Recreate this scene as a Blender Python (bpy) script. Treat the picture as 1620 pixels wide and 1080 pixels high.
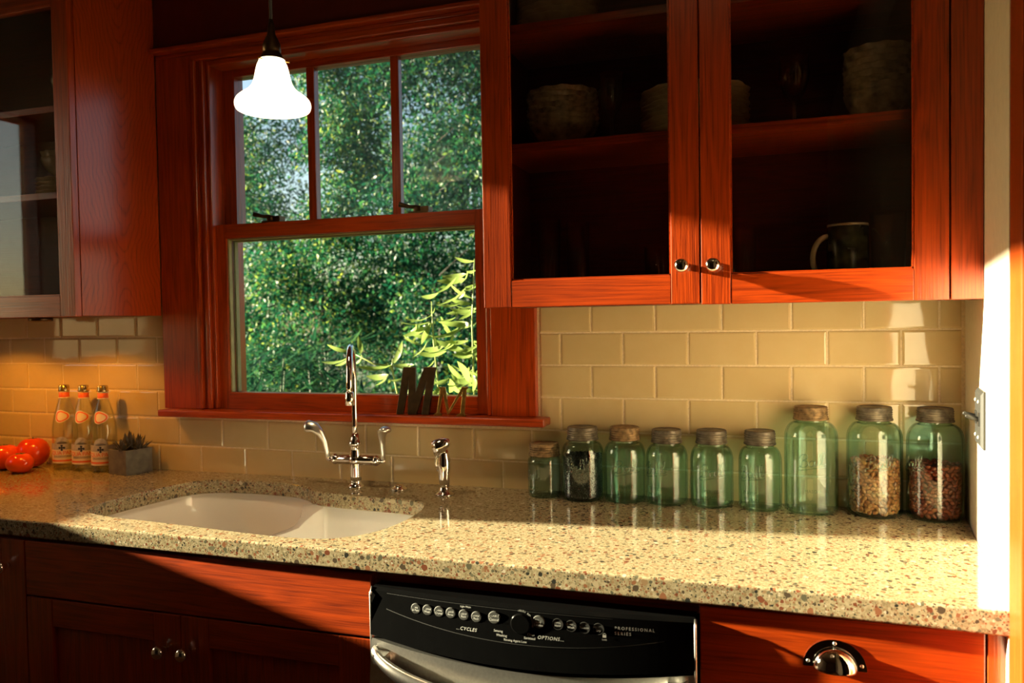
import bpy, bmesh, math, random
import numpy as np
from math import sin, cos, pi, radians, sqrt, atan2
from mathutils import Vector, Matrix, noise

# ------------------------------------------------------------------ clear
for o in list(bpy.data.objects):
    bpy.data.objects.remove(o)
SC = bpy.context.scene
COL = SC.collection
random.seed(7)
NP = np.random.default_rng(7)

# ------------------------------------------------------------------ camera
cd = bpy.data.cameras.new('camera')
cam = bpy.data.objects.new('camera', cd)
COL.objects.link(cam)
SC.camera = cam
YAW, PITCH, ROLL = .3219, .0287, -.0162
fw = Vector((-sin(YAW) * cos(PITCH), cos(YAW) * cos(PITCH), -sin(PITCH)))
rt0 = Vector((cos(YAW), sin(YAW), 0))
up0 = rt0.cross(fw)
rt = rt0 * cos(ROLL) + up0 * sin(ROLL)
up = up0 * cos(ROLL) - rt0 * sin(ROLL)
mw = Matrix((rt, up, -fw)).transposed().to_4x4()
mw.translation = Vector((.6012, -1.943, 1.355))
cam.matrix_world = mw
cd.sensor_width = 36.0
cd.lens = 1255.0 / 1620.0 * 36.0
cd.clip_start = .02
cd.clip_end = 200
cd.dof.use_dof = True
cd.dof.focus_distance = 1.75
cd.dof.aperture_fstop = 4.5

# ------------------------------------------------------------------ sky, sun, exposure
SUN_DIR = Vector((1.0, .10, -.235)).normalized()      # the way the evening light travels
sd = bpy.data.lights.new('sun', 'SUN')
sd.energy = 51.0
sd.color = (1.0, .85, .58)
sd.angle = radians(.9)
sun = bpy.data.objects.new('sun', sd)
COL.objects.link(sun)
sun.rotation_mode = 'QUATERNION'
sun.rotation_quaternion = SUN_DIR.to_track_quat('-Z', 'Y')
sun.location = (-6, -2, 4)

wd = bpy.data.worlds.new('sky')
SC.world = wd
wd.use_nodes = True
wn = wd.node_tree.nodes
wn.clear()
sky = wn.new('ShaderNodeTexSky')
sky.sky_type = 'NISHITA'
sky.sun_disc = False
sky.sun_elevation = radians(13.2)
sky.sun_rotation = atan2(-SUN_DIR.x, -SUN_DIR.y)
sky.air_density = 1.0
sky.dust_density = 1.5
bg = wn.new('ShaderNodeBackground')
bg.inputs['Strength'].default_value = .28
wo = wn.new('ShaderNodeOutputWorld')
wd.node_tree.links.new(sky.outputs[0], bg.inputs[0])
wd.node_tree.links.new(bg.outputs[0], wo.inputs[0])

SC.view_settings.view_transform = 'Standard'
SC.view_settings.look = 'None'
SC.view_settings.gamma = 1
SC.view_settings.use_curve_mapping = False
SC.view_settings.exposure = 0.1
cy = SC.cycles
cy.caustics_reflective = False
cy.caustics_refractive = False
cy.transparent_max_bounces = 24
cy.max_bounces = 12
cy.diffuse_bounces = 7
cy.sample_clamp_indirect = 6.0
cy.use_denoising = True


# ------------------------------------------------------------------ node helpers
class NT:
    def __init__(s, name):
        s.m = bpy.data.materials.new(name)
        s.m.use_nodes = True
        s.t = s.m.node_tree
        s.n = s.t.nodes
        s.n.clear()
        s.out = s.n.new('ShaderNodeOutputMaterial')

    def new(s, typ, ins=None, **kw):
        n = s.n.new(typ)
        for k, v in kw.items():
            setattr(n, k, v)
        for k, v in (ins or {}).items():
            if isinstance(v, bpy.types.NodeSocket):
                s.t.links.new(v, n.inputs[k])
            else:
                n.inputs[k].default_value = v
        return n

    def link(s, a, b):
        s.t.links.new(a, b)

    def ramp(s, fac, stops, interp='LINEAR'):
        r = s.n.new('ShaderNodeValToRGB')
        r.color_ramp.interpolation = interp
        e = r.color_ramp.elements
        while len(e) > 1:
            e.remove(e[-1])
        e[0].position, e[0].color = stops[0][0], (*stops[0][1], 1)
        for p, c in stops[1:]:
            q = e.new(p)
            q.color = (*c, 1)
        s.link(fac, r.inputs[0])
        return r.outputs[0]

    def math(s, op, a, b=0.0):
        n = s.n.new('ShaderNodeMath')
        n.operation = op
        for i, v in enumerate((a, b)):
            if isinstance(v, bpy.types.NodeSocket):
                s.link(v, n.inputs[i])
            else:
                n.inputs[i].default_value = v
        return n.outputs[0]

    def mix(s, fac, a, b, blend='MIX'):
        n = s.n.new('ShaderNodeMix')
        n.data_type = 'RGBA'
        n.blend_type = blend
        for i, v in ((0, fac), (6, a), (7, b)):
            if isinstance(v, bpy.types.NodeSocket):
                s.link(v, n.inputs[i])
            else:
                n.inputs[i].default_value = (*v, 1) if isinstance(v, tuple) and len(v) == 3 else v
        return n.outputs[2]

    def bsdf(s, color=None, rough=.5, metal=0.0, normal=None, spec=.5, coat=0.0, **extra):
        b = s.new('ShaderNodeBsdfPrincipled')
        for k, v in (('Base Color', color), ('Roughness', rough), ('Metallic', metal), ('Normal', normal),
                     ('Specular IOR Level', spec), ('Coat Weight', coat)):
            if v is None:
                continue
            if isinstance(v, bpy.types.NodeSocket):
                s.link(v, b.inputs[k])
            else:
                b.inputs[k].default_value = (*v, 1) if isinstance(v, tuple) and len(v) == 3 else v
        for k, v in extra.items():
            b.inputs[k].default_value = v
        s.link(b.outputs[0], s.out.inputs[0])
        return b


def plain(name, color, rough=.5, metal=0.0, var=.12, scale=30.0, spec=.5, coat=0.0, bump=0.0):
    t = NT(name)
    tc = t.new('ShaderNodeTexCoord')
    nz = t.new('ShaderNodeTexNoise', {'Vector': tc.outputs['Object'], 'Scale': scale, 'Detail': 4.0})
    lo = tuple(c * (1 - var) for c in color)
    hi = tuple(min(1, c * (1 + var)) for c in color)
    c = t.ramp(nz.outputs['Fac'], [(.3, lo), (.7, hi)])
    nrm = None
    if bump:
        b = t.new('ShaderNodeBump', {'Height': nz.outputs['Fac'], 'Strength': bump, 'Distance': .002})
        nrm = b.outputs[0]
    t.bsdf(c, rough, metal, nrm, spec, coat)
    return t.m


def wood(name, axis, dark, light, rough=.3, pore=.25, coat=.25, figure=False):
    t = NT(name)
    tc = t.new('ShaderNodeTexCoord')
    oi = t.new('ShaderNodeObjectInfo')
    off = t.new('ShaderNodeVectorMath', {0: tc.outputs['Object'], 1: oi.outputs['Random']}, operation='ADD')
    sc = [16.0, 16.0, 16.0]
    sc[axis] = 1.0
    mp = t.new('ShaderNodeMapping', {'Vector': off.outputs[0], 'Scale': tuple(sc)})
    n1 = t.new('ShaderNodeTexNoise', {'Vector': mp.outputs[0], 'Scale': 1.3, 'Detail': 3.0, 'Distortion': .6})
    rings = t.math('FRACT', t.math('MULTIPLY', n1.outputs['Fac'], 9.0))
    tri = t.math('ABSOLUTE', t.math('SUBTRACT', rings, .5))
    sc2 = [330.0, 330.0, 330.0]
    sc2[axis] = 9.0
    mp2 = t.new('ShaderNodeMapping', {'Vector': off.outputs[0], 'Scale': tuple(sc2)})
    n2 = t.new('ShaderNodeTexNoise', {'Vector': mp2.outputs[0], 'Scale': 1.0, 'Detail': 2.0})
    if figure:      # flat-sawn figure: nested pointed arches along the board, straight grain at its edges
        sp = t.new('ShaderNodeSeparateXYZ', {0: tc.outputs['Object']})
        ay = t.math('ABSOLUTE', t.math('SUBTRACT', sp.outputs[1], .005))
        wob = t.new('ShaderNodeTexNoise', {'Vector': tc.outputs['Object'], 'Scale': 7.0, 'Detail': 3.0})
        side = t.math('SQRT', t.math('ADD', t.math('MULTIPLY', ay, ay), .0006))
        ph = t.math('ADD', t.math('SUBTRACT', t.math('MULTIPLY', side, 75.0), t.math('MULTIPLY', t.math('ABSOLUTE', t.math('SUBTRACT', sp.outputs[2], .16)), 16.0)), t.math('MULTIPLY', wob.outputs['Fac'], 5.0))
        tri = t.math('ABSOLUTE', t.math('SUBTRACT', t.math('FRACT', ph), .5))
        tri = t.math('MINIMUM', t.math('MULTIPLY', tri, 2.2), .5)
    g = t.math('ADD', t.math('MULTIPLY', tri, .46), t.math('ADD', t.math('MULTIPLY', n2.outputs['Fac'], .74), .09))
    mid = tuple((a * .45 + b * .55) for a, b in zip(dark, light))
    c = t.ramp(g, [(.22, dark), (.5, mid), (.85, light)])
    bp = t.new('ShaderNodeBump', {'Height': n2.outputs['Fac'], 'Strength': pore, 'Distance': .0015})
    t.bsdf(c, rough, 0, bp.outputs[0], .5, coat, **{'Coat Roughness': .18})
    return t.m


def glassy(name, tint, edge, rough=0.0, ior=1.45, refl=1.0):
    """Thin glass: light passes straight through, tinted by how far it travels in the wall, with a mirror gloss."""
    t = NT(name)
    lw = t.new('ShaderNodeLayerWeight', {'Blend': .35})
    c = t.ramp(lw.outputs['Facing'], [(0.0, tint), (.45, tint), (.95, edge)])
    tr = t.new('ShaderNodeBsdfTransparent', {'Color': c})
    gl = t.new('ShaderNodeBsdfGlossy', {'Color': (refl, refl, refl, 1), 'Roughness': rough})
    f0 = ((ior - 1) / (ior + 1)) ** 2
    l2 = t.new('ShaderNodeLayerWeight', {'Blend': .5})
    fr = t.math('ADD', t.math('MULTIPLY', t.math('POWER', l2.outputs['Facing'], 5.0), 1 - f0), f0)
    mx = t.new('ShaderNodeMixShader', {0: fr, 1: tr.outputs[0], 2: gl.outputs[0]})
    t.link(mx.outputs[0], t.out.inputs[0])
    return t.m


# ------------------------------------------------------------------ materials
RD, RL = (.100, .0080, .0006), (.49, .056, .0022)
W_V = wood('red_stained_wood_upright', 2, RD, RL)
W_H = wood('red_stained_wood_level', 0, RD, RL)
W_Y = wood('red_stained_wood_deep', 1, RD, RL)
W_V2 = wood('filler_wood', 2, RD, RL, pore=.12)
W_SIDE = wood('flat_sawn_side_panel_wood', 2, RD, RL, pore=.12, figure=True)
W_TRIM = wood('door_casing_wood', 2, (.20, .026, .003), (.36, .060, .007))
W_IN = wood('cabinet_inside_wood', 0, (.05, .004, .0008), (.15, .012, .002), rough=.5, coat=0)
W_FLOOR = wood('floor_wood', 0, (.05, .015, .005), (.14, .05, .015))
PLASTER = plain('cream_plaster', (.70, .63, .50), .7, var=.05, scale=60, bump=.1)
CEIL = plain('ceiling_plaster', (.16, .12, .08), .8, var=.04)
GROUT = plain('cream_grout', (.80, .66, .44), .8, var=.1, scale=200)
BLACK = plain('black_gloss_panel', (.003, .003, .003), .12, var=.1, spec=.10)
BLACKCORD = plain('black_cord', (.008, .006, .005), .6)
STEEL = plain('brushed_steel', (.74, .72, .66), .28, 1.0, var=.08, scale=200)
BRONZE = plain('dark_bronze', (.10, .06, .03), .35, .9, var=.25)
DARKMETAL = plain('dark_metal_letter', (.11, .07, .035), .33, .85, var=.3, scale=40)
BRASS = plain('aged_brass', (.60, .36, .09), .3, .95, var=.3, scale=60)
ZINC = plain('aged_zinc', (.155, .132, .10), .52, .65, var=.45, scale=70, bump=.2)
ZINC2 = plain('rusty_zinc', (.24, .155, .075), .6, .45, var=.55, scale=90, bump=.25)
PEWTER = plain('pewter_plate', (.010, .0098, .0075), .6, 0.0, var=.15, scale=120)
WHITEKNOB = plain('bright_screw', (.25, .24, .21), .25, var=.03)
PRINT = plain('white_print', (.42, .42, .39), .8, var=.02)
PRINTDIM = plain('grey_print', (.018, .018, .016), .6, var=.02)
BUTTON = plain('grey_button', (.030, .031, .026), .7, var=.1)
SINK = plain('white_enamel', (.93, .92, .88), .12, var=.015, scale=4, coat=.4)
POT = plain('grey_slate_pot', (.13, .12, .10), .6, var=.3, scale=40)
SOIL = plain('dark_soil', (.03, .02, .012), .9, var=.5, scale=200)
LABEL = plain('cream_label', (.85, .70, .52), .5, var=.05)
LABELGREY = plain('grey_label_sky', (.46, .43, .42), .5, var=.2, scale=90)
ORANGE = plain('orange_print', (.80, .12, .02), .45, var=.1)
DARKPRINT = plain('dark_print', (.03, .03, .05), .5)
CAPGOLD = plain('gold_cap', (.62, .48, .22), .25, .9, var=.2)
OLIVE = plain('olive_glazing_strip', (.36, .33, .16), .6, var=.1)
DISH = plain('cream_stoneware', (.62, .50, .32), .25, var=.15, scale=50)
DISHDEC = plain('patterned_stoneware', (.48, .40, .25), .25, var=.6, scale=45)
MUGDARK = plain('mottled_green_glaze', (.05, .055, .03), .2, var=.9, scale=60)
BARK = plain('bark', (.018, .013, .009), .9, var=.4, scale=14)
GROUND = plain('garden_soil', (.02, .035, .012), .9, var=.5, scale=3)
CULM = plain('bamboo_culm', (.30, .36, .10), .4, var=.25)
STONE = plain('pale_stone', (.55, .55, .50), .8, var=.15)

t = NT('chrome')
t.bsdf((.90, .88, .84), .035, 1.0)
CHROME = t.m
t = NT('satin_chrome')
t.bsdf((.86, .84, .78), .28, 1.0)
SATIN = t.m

t = NT('glazed_tile')
tc = t.new('ShaderNodeTexCoord')
oi = t.new('ShaderNodeObjectInfo')
nz = t.new('ShaderNodeTexNoise', {'Vector': tc.outputs['Object'], 'Scale': 26.0, 'Detail': 2.0})
nb = t.new('ShaderNodeTexNoise', {'Vector': tc.outputs['Object'], 'Scale': 17.0, 'Detail': 1.0})
c1 = t.ramp(oi.outputs['Random'], [(0.0, (.66, .505, .265)), (1.0, (.73, .57, .315))])
c2 = t.mix(t.math('MULTIPLY', nz.outputs['Fac'], .35), c1, (.57, .40, .165))
bmp = t.new('ShaderNodeBump', {'Height': nb.outputs['Fac'], 'Strength': .10, 'Distance': .004})
t.bsdf(c2, .06, 0, bmp.outputs[0], .55)
TILE = t.m

t = NT('pebble_terrazzo')
tc = t.new('ShaderNodeTexCoord')


wn1 = t.new('ShaderNodeTexNoise', {'Vector': tc.outputs['Object'], 'Scale': 90.0, 'Detail': 2.0})
wsub = t.new('ShaderNodeVectorMath', {0: wn1.outputs['Color'], 1: (.5, .5, .5)}, operation='SUBTRACT')
wscl = t.new('ShaderNodeVectorMath', {0: wsub.outputs[0]}, operation='SCALE')
wscl.inputs['Scale'].default_value = .005
wadd = t.new('ShaderNodeVectorMath', {0: tc.outputs['Object'], 1: wscl.outputs[0]}, operation='ADD')


def pebble_layer(scale, thr, soft, chance):
    v = t.new('ShaderNodeTexVoronoi', {'Vector': wadd.outputs[0], 'Scale': scale, 'Randomness': 1.0})
    sep = t.new('ShaderNodeSeparateColor', {0: v.outputs['Color']})
    size = t.math('MULTIPLY', sep.outputs[2], thr)
    inside = t.math('GREATER_THAN', size, v.outputs['Distance'])
    here = t.math('LESS_THAN', sep.outputs[1], chance)
    col = t.ramp(sep.outputs[0], [(0, (.16, .055, .028)), (.17, (.23, .10, .05)), (.32, (.075, .055, .035)),
                                  (.44, (.10, .095, .06)), (.54, (.03, .03, .024)), (.63, (.26, .17, .09)),
                                  (.76, (.14, .13, .08)), (.86, (.38, .31, .19)), (.95, (.50, .44, .32))], 'CONSTANT')
    return t.math('MULTIPLY', inside, here), col


base = t.ramp(t.new('ShaderNodeTexNoise', {'Vector': tc.outputs['Object'], 'Scale': 160.0, 'Detail': 5.0}).outputs['Fac'],
              [(.3, (.19, .150, .080)), (.5, (.32, .265, .155)), (.7, (.42, .355, .225))])
f1, k1 = pebble_layer(330, .62, 0, .80)
f2, k2 = pebble_layer(165, .60, 0, .78)
f3, k3 = pebble_layer(82, .56, 0, .42)
cc = t.mix(f1, base, k1)
cc = t.mix(f2, cc, k2)
cc = t.mix(f3, cc, k3)
t.bsdf(cc, .09, 0, None, .5)
TERRAZZO = t.m

WINGLASS = glassy('window_glass', (.95, .97, .955), (.8, .86, .82), ior=1.14)
OLDGLASS = glassy('hazed_old_window_glass', (.95, .97, .955), (.8, .86, .82), ior=1.14)
_n, _l = OLDGLASS.node_tree.nodes, OLDGLASS.node_tree.links
_tr = _n.new('ShaderNodeBsdfTranslucent')  # pale veil mixed into the glass, imitating sky haze on the upper panes
_tr.inputs[0].default_value = (.9, .95, .92, 1)
_mx = _n.new('ShaderNodeMixShader')
_mx.inputs[0].default_value = .035
_out = next(q for q in _n if q.type == 'OUTPUT_MATERIAL')
_src = _out.inputs[0].links[0].from_socket
_l.new(_src, _mx.inputs[1])
_l.new(_tr.outputs[0], _mx.inputs[2])
_l.new(_mx.outputs[0], _out.inputs[0])
CABGLASS = glassy('cabinet_glass', (.86, .85, .83), (.75, .75, .72), ior=1.45)
JARGLASS = glassy('aqua_green_glass', (.835, .93, .905), (.10, .30, .25), ior=1.62)
BOTTLEGLASS = glassy('clear_bottle_glass', (.955, .97, .95), (.62, .68, .60), ior=1.4)
TUMBLER = glassy('clear_tumbler_glass', (.95, .95, .94), (.6, .6, .58), ior=1.75)

t = NT('lit_opal_glass')
t.bsdf((.9, .85, .72), .2, **{'Emission Color': (1.0, .80, .52, 1), 'Emission Strength': 3.0})
OPAL = t.m
t = NT('lamp_filament')
t.bsdf((1, .8, .5), .3, **{'Emission Color': (1.0, .72, .36, 1), 'Emission Strength': 26.0})
BULB = t.m

t = NT('tomato_skin')
tc = t.new('ShaderNodeTexCoord')
nz = t.new('ShaderNodeTexNoise', {'Vector': tc.outputs['Object'], 'Scale': 18.0, 'Detail': 2.0})
c = t.ramp(nz.outputs['Fac'], [(.3, (.70, .035, .006)), (.7, (.85, .10, .012))])
t.bsdf(c, .16, 0, None, .5)
TOMATO = t.m
STEM = plain('green_stem', (.06, .09, .02), .7)


def leafmat(name, stops, trans=.45, rough=.45):
    t = NT(name)
    g = t.new('ShaderNodeNewGeometry')
    c = t.ramp(g.outputs['Random Per Island'], stops)
    d = t.new('ShaderNodeBsdfPrincipled', {'Base Color': c, 'Roughness': rough, 'Specular IOR Level': .18})
    tl = t.new('ShaderNodeBsdfTranslucent', {'Color': c})
    m = t.new('ShaderNodeMixShader', {0: trans, 1: d.outputs[0], 2: tl.outputs[0]})
    t.link(m.outputs[0], t.out.inputs[0])
    return t.m


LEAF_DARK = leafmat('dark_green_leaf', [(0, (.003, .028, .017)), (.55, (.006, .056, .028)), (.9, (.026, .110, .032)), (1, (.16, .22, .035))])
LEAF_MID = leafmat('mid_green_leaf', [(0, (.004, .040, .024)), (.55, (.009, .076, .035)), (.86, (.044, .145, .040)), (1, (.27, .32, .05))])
LEAF_BAMBOO = leafmat('bright_bamboo_leaf', [(0, (.13, .22, .05)), (1, (.28, .36, .09))], .5, .35)
LEAF_GRASS = leafmat('dark_bamboo_grass', [(0, (.008, .045, .025)), (.7, (.02, .09, .04)), (1, (.06, .15, .05))])
LEAF_SUCC = plain('succulent_leaf', (.075, .06, .045), .5, var=.5, scale=60)


# ------------------------------------------------------------------ geometry helpers
class MB:
    """collects geometry in world (or local) metres; build() links it as ONE mesh object"""

    def __init__(s):
        s.v, s.f, s.m, s.sm = [], [], [], []

    def add(s, vs, fs, mi=0, smooth=False):
        k = len(s.v)
        s.v += [tuple(p) for p in vs]
        s.f += [tuple(i + k for i in f) for f in fs]
        s.m += [mi] * len(fs)
        s.sm += [smooth] * len(fs)
        return s

    def box(s, x0, x1, y0, y1, z0, z1, mi=0):
        vs = [(x, y, z) for x in (x0, x1) for y in (y0, y1) for z in (z0, z1)]
        fs = [(0, 1, 3, 2), (4, 6, 7, 5), (0, 4, 5, 1), (2, 3, 7, 6), (0, 2, 6, 4), (1, 5, 7, 3)]
        return s.add(vs, fs, mi)

    def prism(s, poly, z0, z1, mi=0, axis='z'):
        """poly: list of 2D points; extruded along axis (z: xy, y: xz)"""
        n = len(poly)
        if axis == 'z':
            vs = [(p[0], p[1], z) for z in (z0, z1) for p in poly]
        else:
            vs = [(p[0], y, p[1]) for y in (z0, z1) for p in poly]
        fs = [tuple(range(n))[::-1], tuple(range(n, 2 * n))]
        fs += [(i, (i + 1) % n, n + (i + 1) % n, n + i) for i in range(n)]
        return s.add(vs, fs, mi)

    def lathe(s, prof, n=32, c=(0, 0, 0), mi=0, smooth=True, wob=None, closed=False):
        vs, fs = [], []
        m = len(prof)
        for j, (r, z) in enumerate(prof):
            for i in range(n):
                a = 2 * pi * i / n
                k = 1 + (wob(a, j) if wob else 0)
                vs.append((c[0] + r * k * cos(a), c[1] + r * k * sin(a), c[2] + z))
        rng = range(m) if closed else range(m - 1)
        for j in rng:
            j2 = (j + 1) % m
            for i in range(n):
                i2 = (i + 1) % n
                fs.append((j * n + i, j * n + i2, j2 * n + i2, j2 * n + i))
        if not closed:
            if prof[0][0] > 1e-4:
                fs.append(tuple(range(n))[::-1])
            if prof[-1][0] > 1e-4:
                fs.append(tuple((m - 1) * n + i for i in range(n)))
        return s.add(vs, fs, mi, smooth)

    def tube(s, path, rad, n=12, mi=0, caps=True, flat=1.0):
        P = [Vector(p) for p in path]
        R = rad if isinstance(rad, (list, tuple)) else [rad] * len(P)
        vs, fs = [], []
        t0 = (P[1] - P[0]).normalized()
        u = t0.orthogonal().normalized()
        for k, p in enumerate(P):
            tg = (P[min(k + 1, len(P) - 1)] - P[max(k - 1, 0)]).normalized()
            u = (u - tg * u.dot(tg)).normalized()
            w = tg.cross(u)
            for i in range(n):
                a = 2 * pi * i / n
                vs.append(p + (u * cos(a) + w * sin(a) * flat) * R[k])
        for k in range(len(P) - 1):
            for i in range(n):
                i2 = (i + 1) % n
                fs.append((k * n + i, k * n + i2, (k + 1) * n + i2, (k + 1) * n + i))
        if caps:
            fs.append(tuple(range(n))[::-1])
            fs.append(tuple((len(P) - 1) * n + i for i in range(n)))
        return s.add(vs, fs, mi, True)

    def ball(s, c, r, n=16, m=10, mi=0, sc=(1, 1, 1)):
        vs, fs = [], []
        for j in range(m + 1):
            th = pi * j / m
            for i in range(n):
                a = 2 * pi * i / n
                vs.append((c[0] + r * sc[0] * sin(th) * cos(a), c[1] + r * sc[1] * sin(th) * sin(a), c[2] + r * sc[2] * cos(th)))
        for j in range(m):
            for i in range(n):
                i2 = (i + 1) % n
                fs.append((j * n + i, (j + 1) * n + i, (j + 1) * n + i2, j * n + i2))
        return s.add(vs, fs, mi, True)

    def xf(s, M):
        s.v = [tuple(M @ Vector(p)) for p in s.v]
        return s

    def build(s, name, mats, parent=None, bevel=0.0, seg=2, base=None):
        me = bpy.data.meshes.new(name)
        if parent is not None and base is None:
            base = BASE.get(parent.name, (0, 0, 0))
        b = base or (0, 0, 0)
        me.from_pydata([(x - b[0], y - b[1], z - b[2]) for x, y, z in s.v], [], s.f)
        for mt in (mats if isinstance(mats, (list, tuple)) else [mats]):
            me.materials.append(mt)
        me.polygons.foreach_set('material_index', s.m)
        me.polygons.foreach_set('use_smooth', s.sm)
        me.update()
        bm = bmesh.new()
        bm.from_mesh(me)
        bmesh.ops.remove_doubles(bm, verts=bm.verts, dist=1e-6)
        bmesh.ops.recalc_face_normals(bm, faces=bm.faces)
        bm.to_mesh(me)
        bm.free()
        o = bpy.data.objects.new(name, me)
        COL.objects.link(o)
        if bevel:
            md = o.modifiers.new('bevel', 'BEVEL')
            md.width = bevel
            md.segments = seg
            md.limit_method = 'ANGLE'
            md.angle_limit = radians(40)
            md.harden_normals = False
        if parent is not None:
            o.parent = parent
            BASE[o.name] = b
        else:
            o.location = b
            BASE[o.name] = b
        return o


BASE = {}


def tag(o, label=None, cat=None, group=None, kind=None):
    if label:
        o['label'] = label
    if cat:
        o['category'] = cat
    if group:
        o['group'] = group
    if kind:
        o['kind'] = kind
    return o


def thing(name, loc, label=None, cat=None, group=None, kind=None):
    o = bpy.data.objects.new(name, None)
    o.empty_display_size = .05
    COL.objects.link(o)
    o.location = loc
    BASE[o.name] = tuple(loc)
    return tag(o, label, cat, group, kind)


def plabel(o, text):
    o['label'] = text
    return o


def copy_part(o, parent, M=None):
    c = o.copy()
    COL.objects.link(c)
    c.parent = parent
    BASE[c.name] = BASE.get(parent.name, (0, 0, 0))
    if M is not None:
        c.matrix_local = M
    return c


def copy_thing(root, loc, label=None):
    r = root.copy()
    COL.objects.link(r)
    r.location = loc
    BASE[r.name] = tuple(loc)
    if label:
        r['label'] = label
    for ch in list(root.children):
        c = ch.copy()
        COL.objects.link(c)
        c.parent = r
        for g in ch.children:
            d = g.copy()
            COL.objects.link(d)
            d.parent = c
    return r


def text_geo(body, size, shear=0.0, extrude=0.0, align='CENTER', spacing=1.0):
    c = bpy.data.curves.new('lettering', 'FONT')
    c.body = body
    c.size = size
    c.shear = shear
    c.extrude = extrude
    c.align_x = align
    c.align_y = 'CENTER'
    c.space_character = spacing
    c.resolution_u = 2
    o = bpy.data.objects.new('lettering', c)
    me = o.to_mesh()
    vs = [tuple(v.co) for v in me.vertices]
    fs = [tuple(p.vertices) for p in me.polygons]
    o.to_mesh_clear()
    bpy.data.objects.remove(o)
    bpy.data.curves.remove(c)
    return vs, fs


def smooth_loop(pts, n):
    """closed Catmull-Rom through pts, resampled to n points by length"""
    P = [Vector(p) for p in pts]
    m = len(P)
    out = []
    for i in range(m):
        p0, p1, p2, p3 = P[i - 1], P[i], P[(i + 1) % m], P[(i + 2) % m]
        for k in range(12):
            u = k / 12
            out.append(.5 * ((2 * p1) + (p2 - p0) * u + (2 * p0 - 5 * p1 + 4 * p2 - p3) * u * u + (3 * p1 - p0 - 3 * p2 + p3) * u ** 3))
    d = [0.0]
    for i in range(len(out)):
        d.append(d[-1] + (out[(i + 1) % len(out)] - out[i]).length)
    L = d[-1]
    res = []
    j = 0
    for k in range(n):
        s = L * k / n
        while d[j + 1] < s:
            j += 1
        u = (s - d[j]) / max(1e-9, d[j + 1] - d[j])
        res.append(out[j].lerp(out[(j + 1) % len(out)], u))
    return res


# ================================================================== THE ROOM
CT = .914                        # top of the counter
WX0, WX1 = -2.20, .99            # wall_back runs between these


def wallx(y):
    """x of the slightly out-of-square right wall"""
    return .99 + .109 * y


m = MB().box(-2.4, 2.4, -4.4, .15, -.12, 0)
tag(m.build('floor', W_FLOOR), kind='structure')
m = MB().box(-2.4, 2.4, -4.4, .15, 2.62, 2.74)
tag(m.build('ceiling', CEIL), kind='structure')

# back wall with the window opening; tiles are its children
OX0, OX1, OZ0, OZ1 = -1.005, -.095, 1.085, 2.135
m = MB()
m.box(-2.4, OX0, .0022, .13, 0, 2.62)
m.box(OX1, 1.25, .0022, .13, 0, 2.62)
m.box(OX0, OX1, .0022, .13, 0, OZ0)
m.box(OX0, OX1, .0022, .13, OZ1, 2.62)
wall_back = tag(m.build('wall_back', GROUT), kind='structure')


def tx(n):
    return ((-.000061 * n - .000241) * n + .159914) * n + .002144


def tz(r, x):
    return {1: 1.399, 2: 1.3170, 3: 1.2352, 4: 1.1531, 5: 1.0691 - .0031 * x, 6: .9839 - .0058 * x, 7: .906}[r]


G = .0022


def tile(x0, x1, r):
    x0, x1 = x0 + G, x1 - G
    if x1 - x0 < .012:
        return
    zt = [tz(r, x) - G for x in (x0, x1)]
    zb = [tz(r + 1, x) + G for x in (x0, x1)]
    if r == 1:
        zt = [1.399, 1.399]

    def ring(i, y):
        return [(x0 + i, y, zb[0] + i), (x1 - i, y, zb[1] + i), (x1 - i, y, zt[1] - i), (x0 + i, y, zt[0] - i)]
    vs = ring(0, .0040) + ring(0, .0020) + ring(.0012, .0007) + ring(.0045, 0)
    fs = [(12, 13, 14, 15)]
    for k in range(3):
        fs += [(k * 4 + i, k * 4 + (i + 1) % 4, k * 4 + 4 + (i + 1) % 4, k * 4 + 4 + i) for i in range(4)]
    MB().add(vs, fs).build('tile', TILE, wall_back)


for r in range(1, 7):
    half = .5 if r in (2, 4, 6) else 0.0
    n0 = -15
    while n0 < 8:
        a, b = tx(n0 + half), tx(n0 + 1 + half)
        if r == 6 or r == 5:
            spans = [(WX0, .985)]
            if r == 5:      # the window stool sits just above this course
                spans = [(WX0, .985)]
        else:
            spans = [(WX0, -1.134), (.026, .985)]
        for s0, s1 in spans:
            x0, x1 = max(a, s0), min(b, s1)
            if x1 - x0 > .01:
                tile(x0, x1, r)
        n0 += 1

# left wall with the opening the evening sun comes through
JY, JY2 = -.545, -1.15
SZ0, SZ1 = 1.209, 2.187
m = MB()
m.box(-2.32, WX0, JY, .006, 0, 2.62)
m.box(-2.32, WX0, -4.4, JY2, 0, 2.62)
m.box(-2.32, WX0, JY2, JY, 0, SZ0)
m.box(-2.32, WX0, JY2, JY, SZ1, 2.62)
tag(m.build('wall_left', PLASTER), kind='structure')
w2 = thing('window_2', (-2.26, (JY + JY2) / 2, SZ0), kind='structure')
m = MB()
for a, b in ((JY2 + .0, JY2 + .012), (JY - .012, JY)):
    m.box(-2.28, -2.22, a, b, SZ0, SZ1)
m.box(-2.28, -2.22, JY2, JY, SZ0, SZ0 + .012)
m.box(-2.28, -2.22, JY2, JY, SZ1 - .012, SZ1)
m.build('window_frame', W_V, w2)
MB().box(-2.252, -2.248, JY2 + .012, JY - .012, SZ0 + .012, SZ1 - .012).build('pane', WINGLASS, w2)

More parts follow.
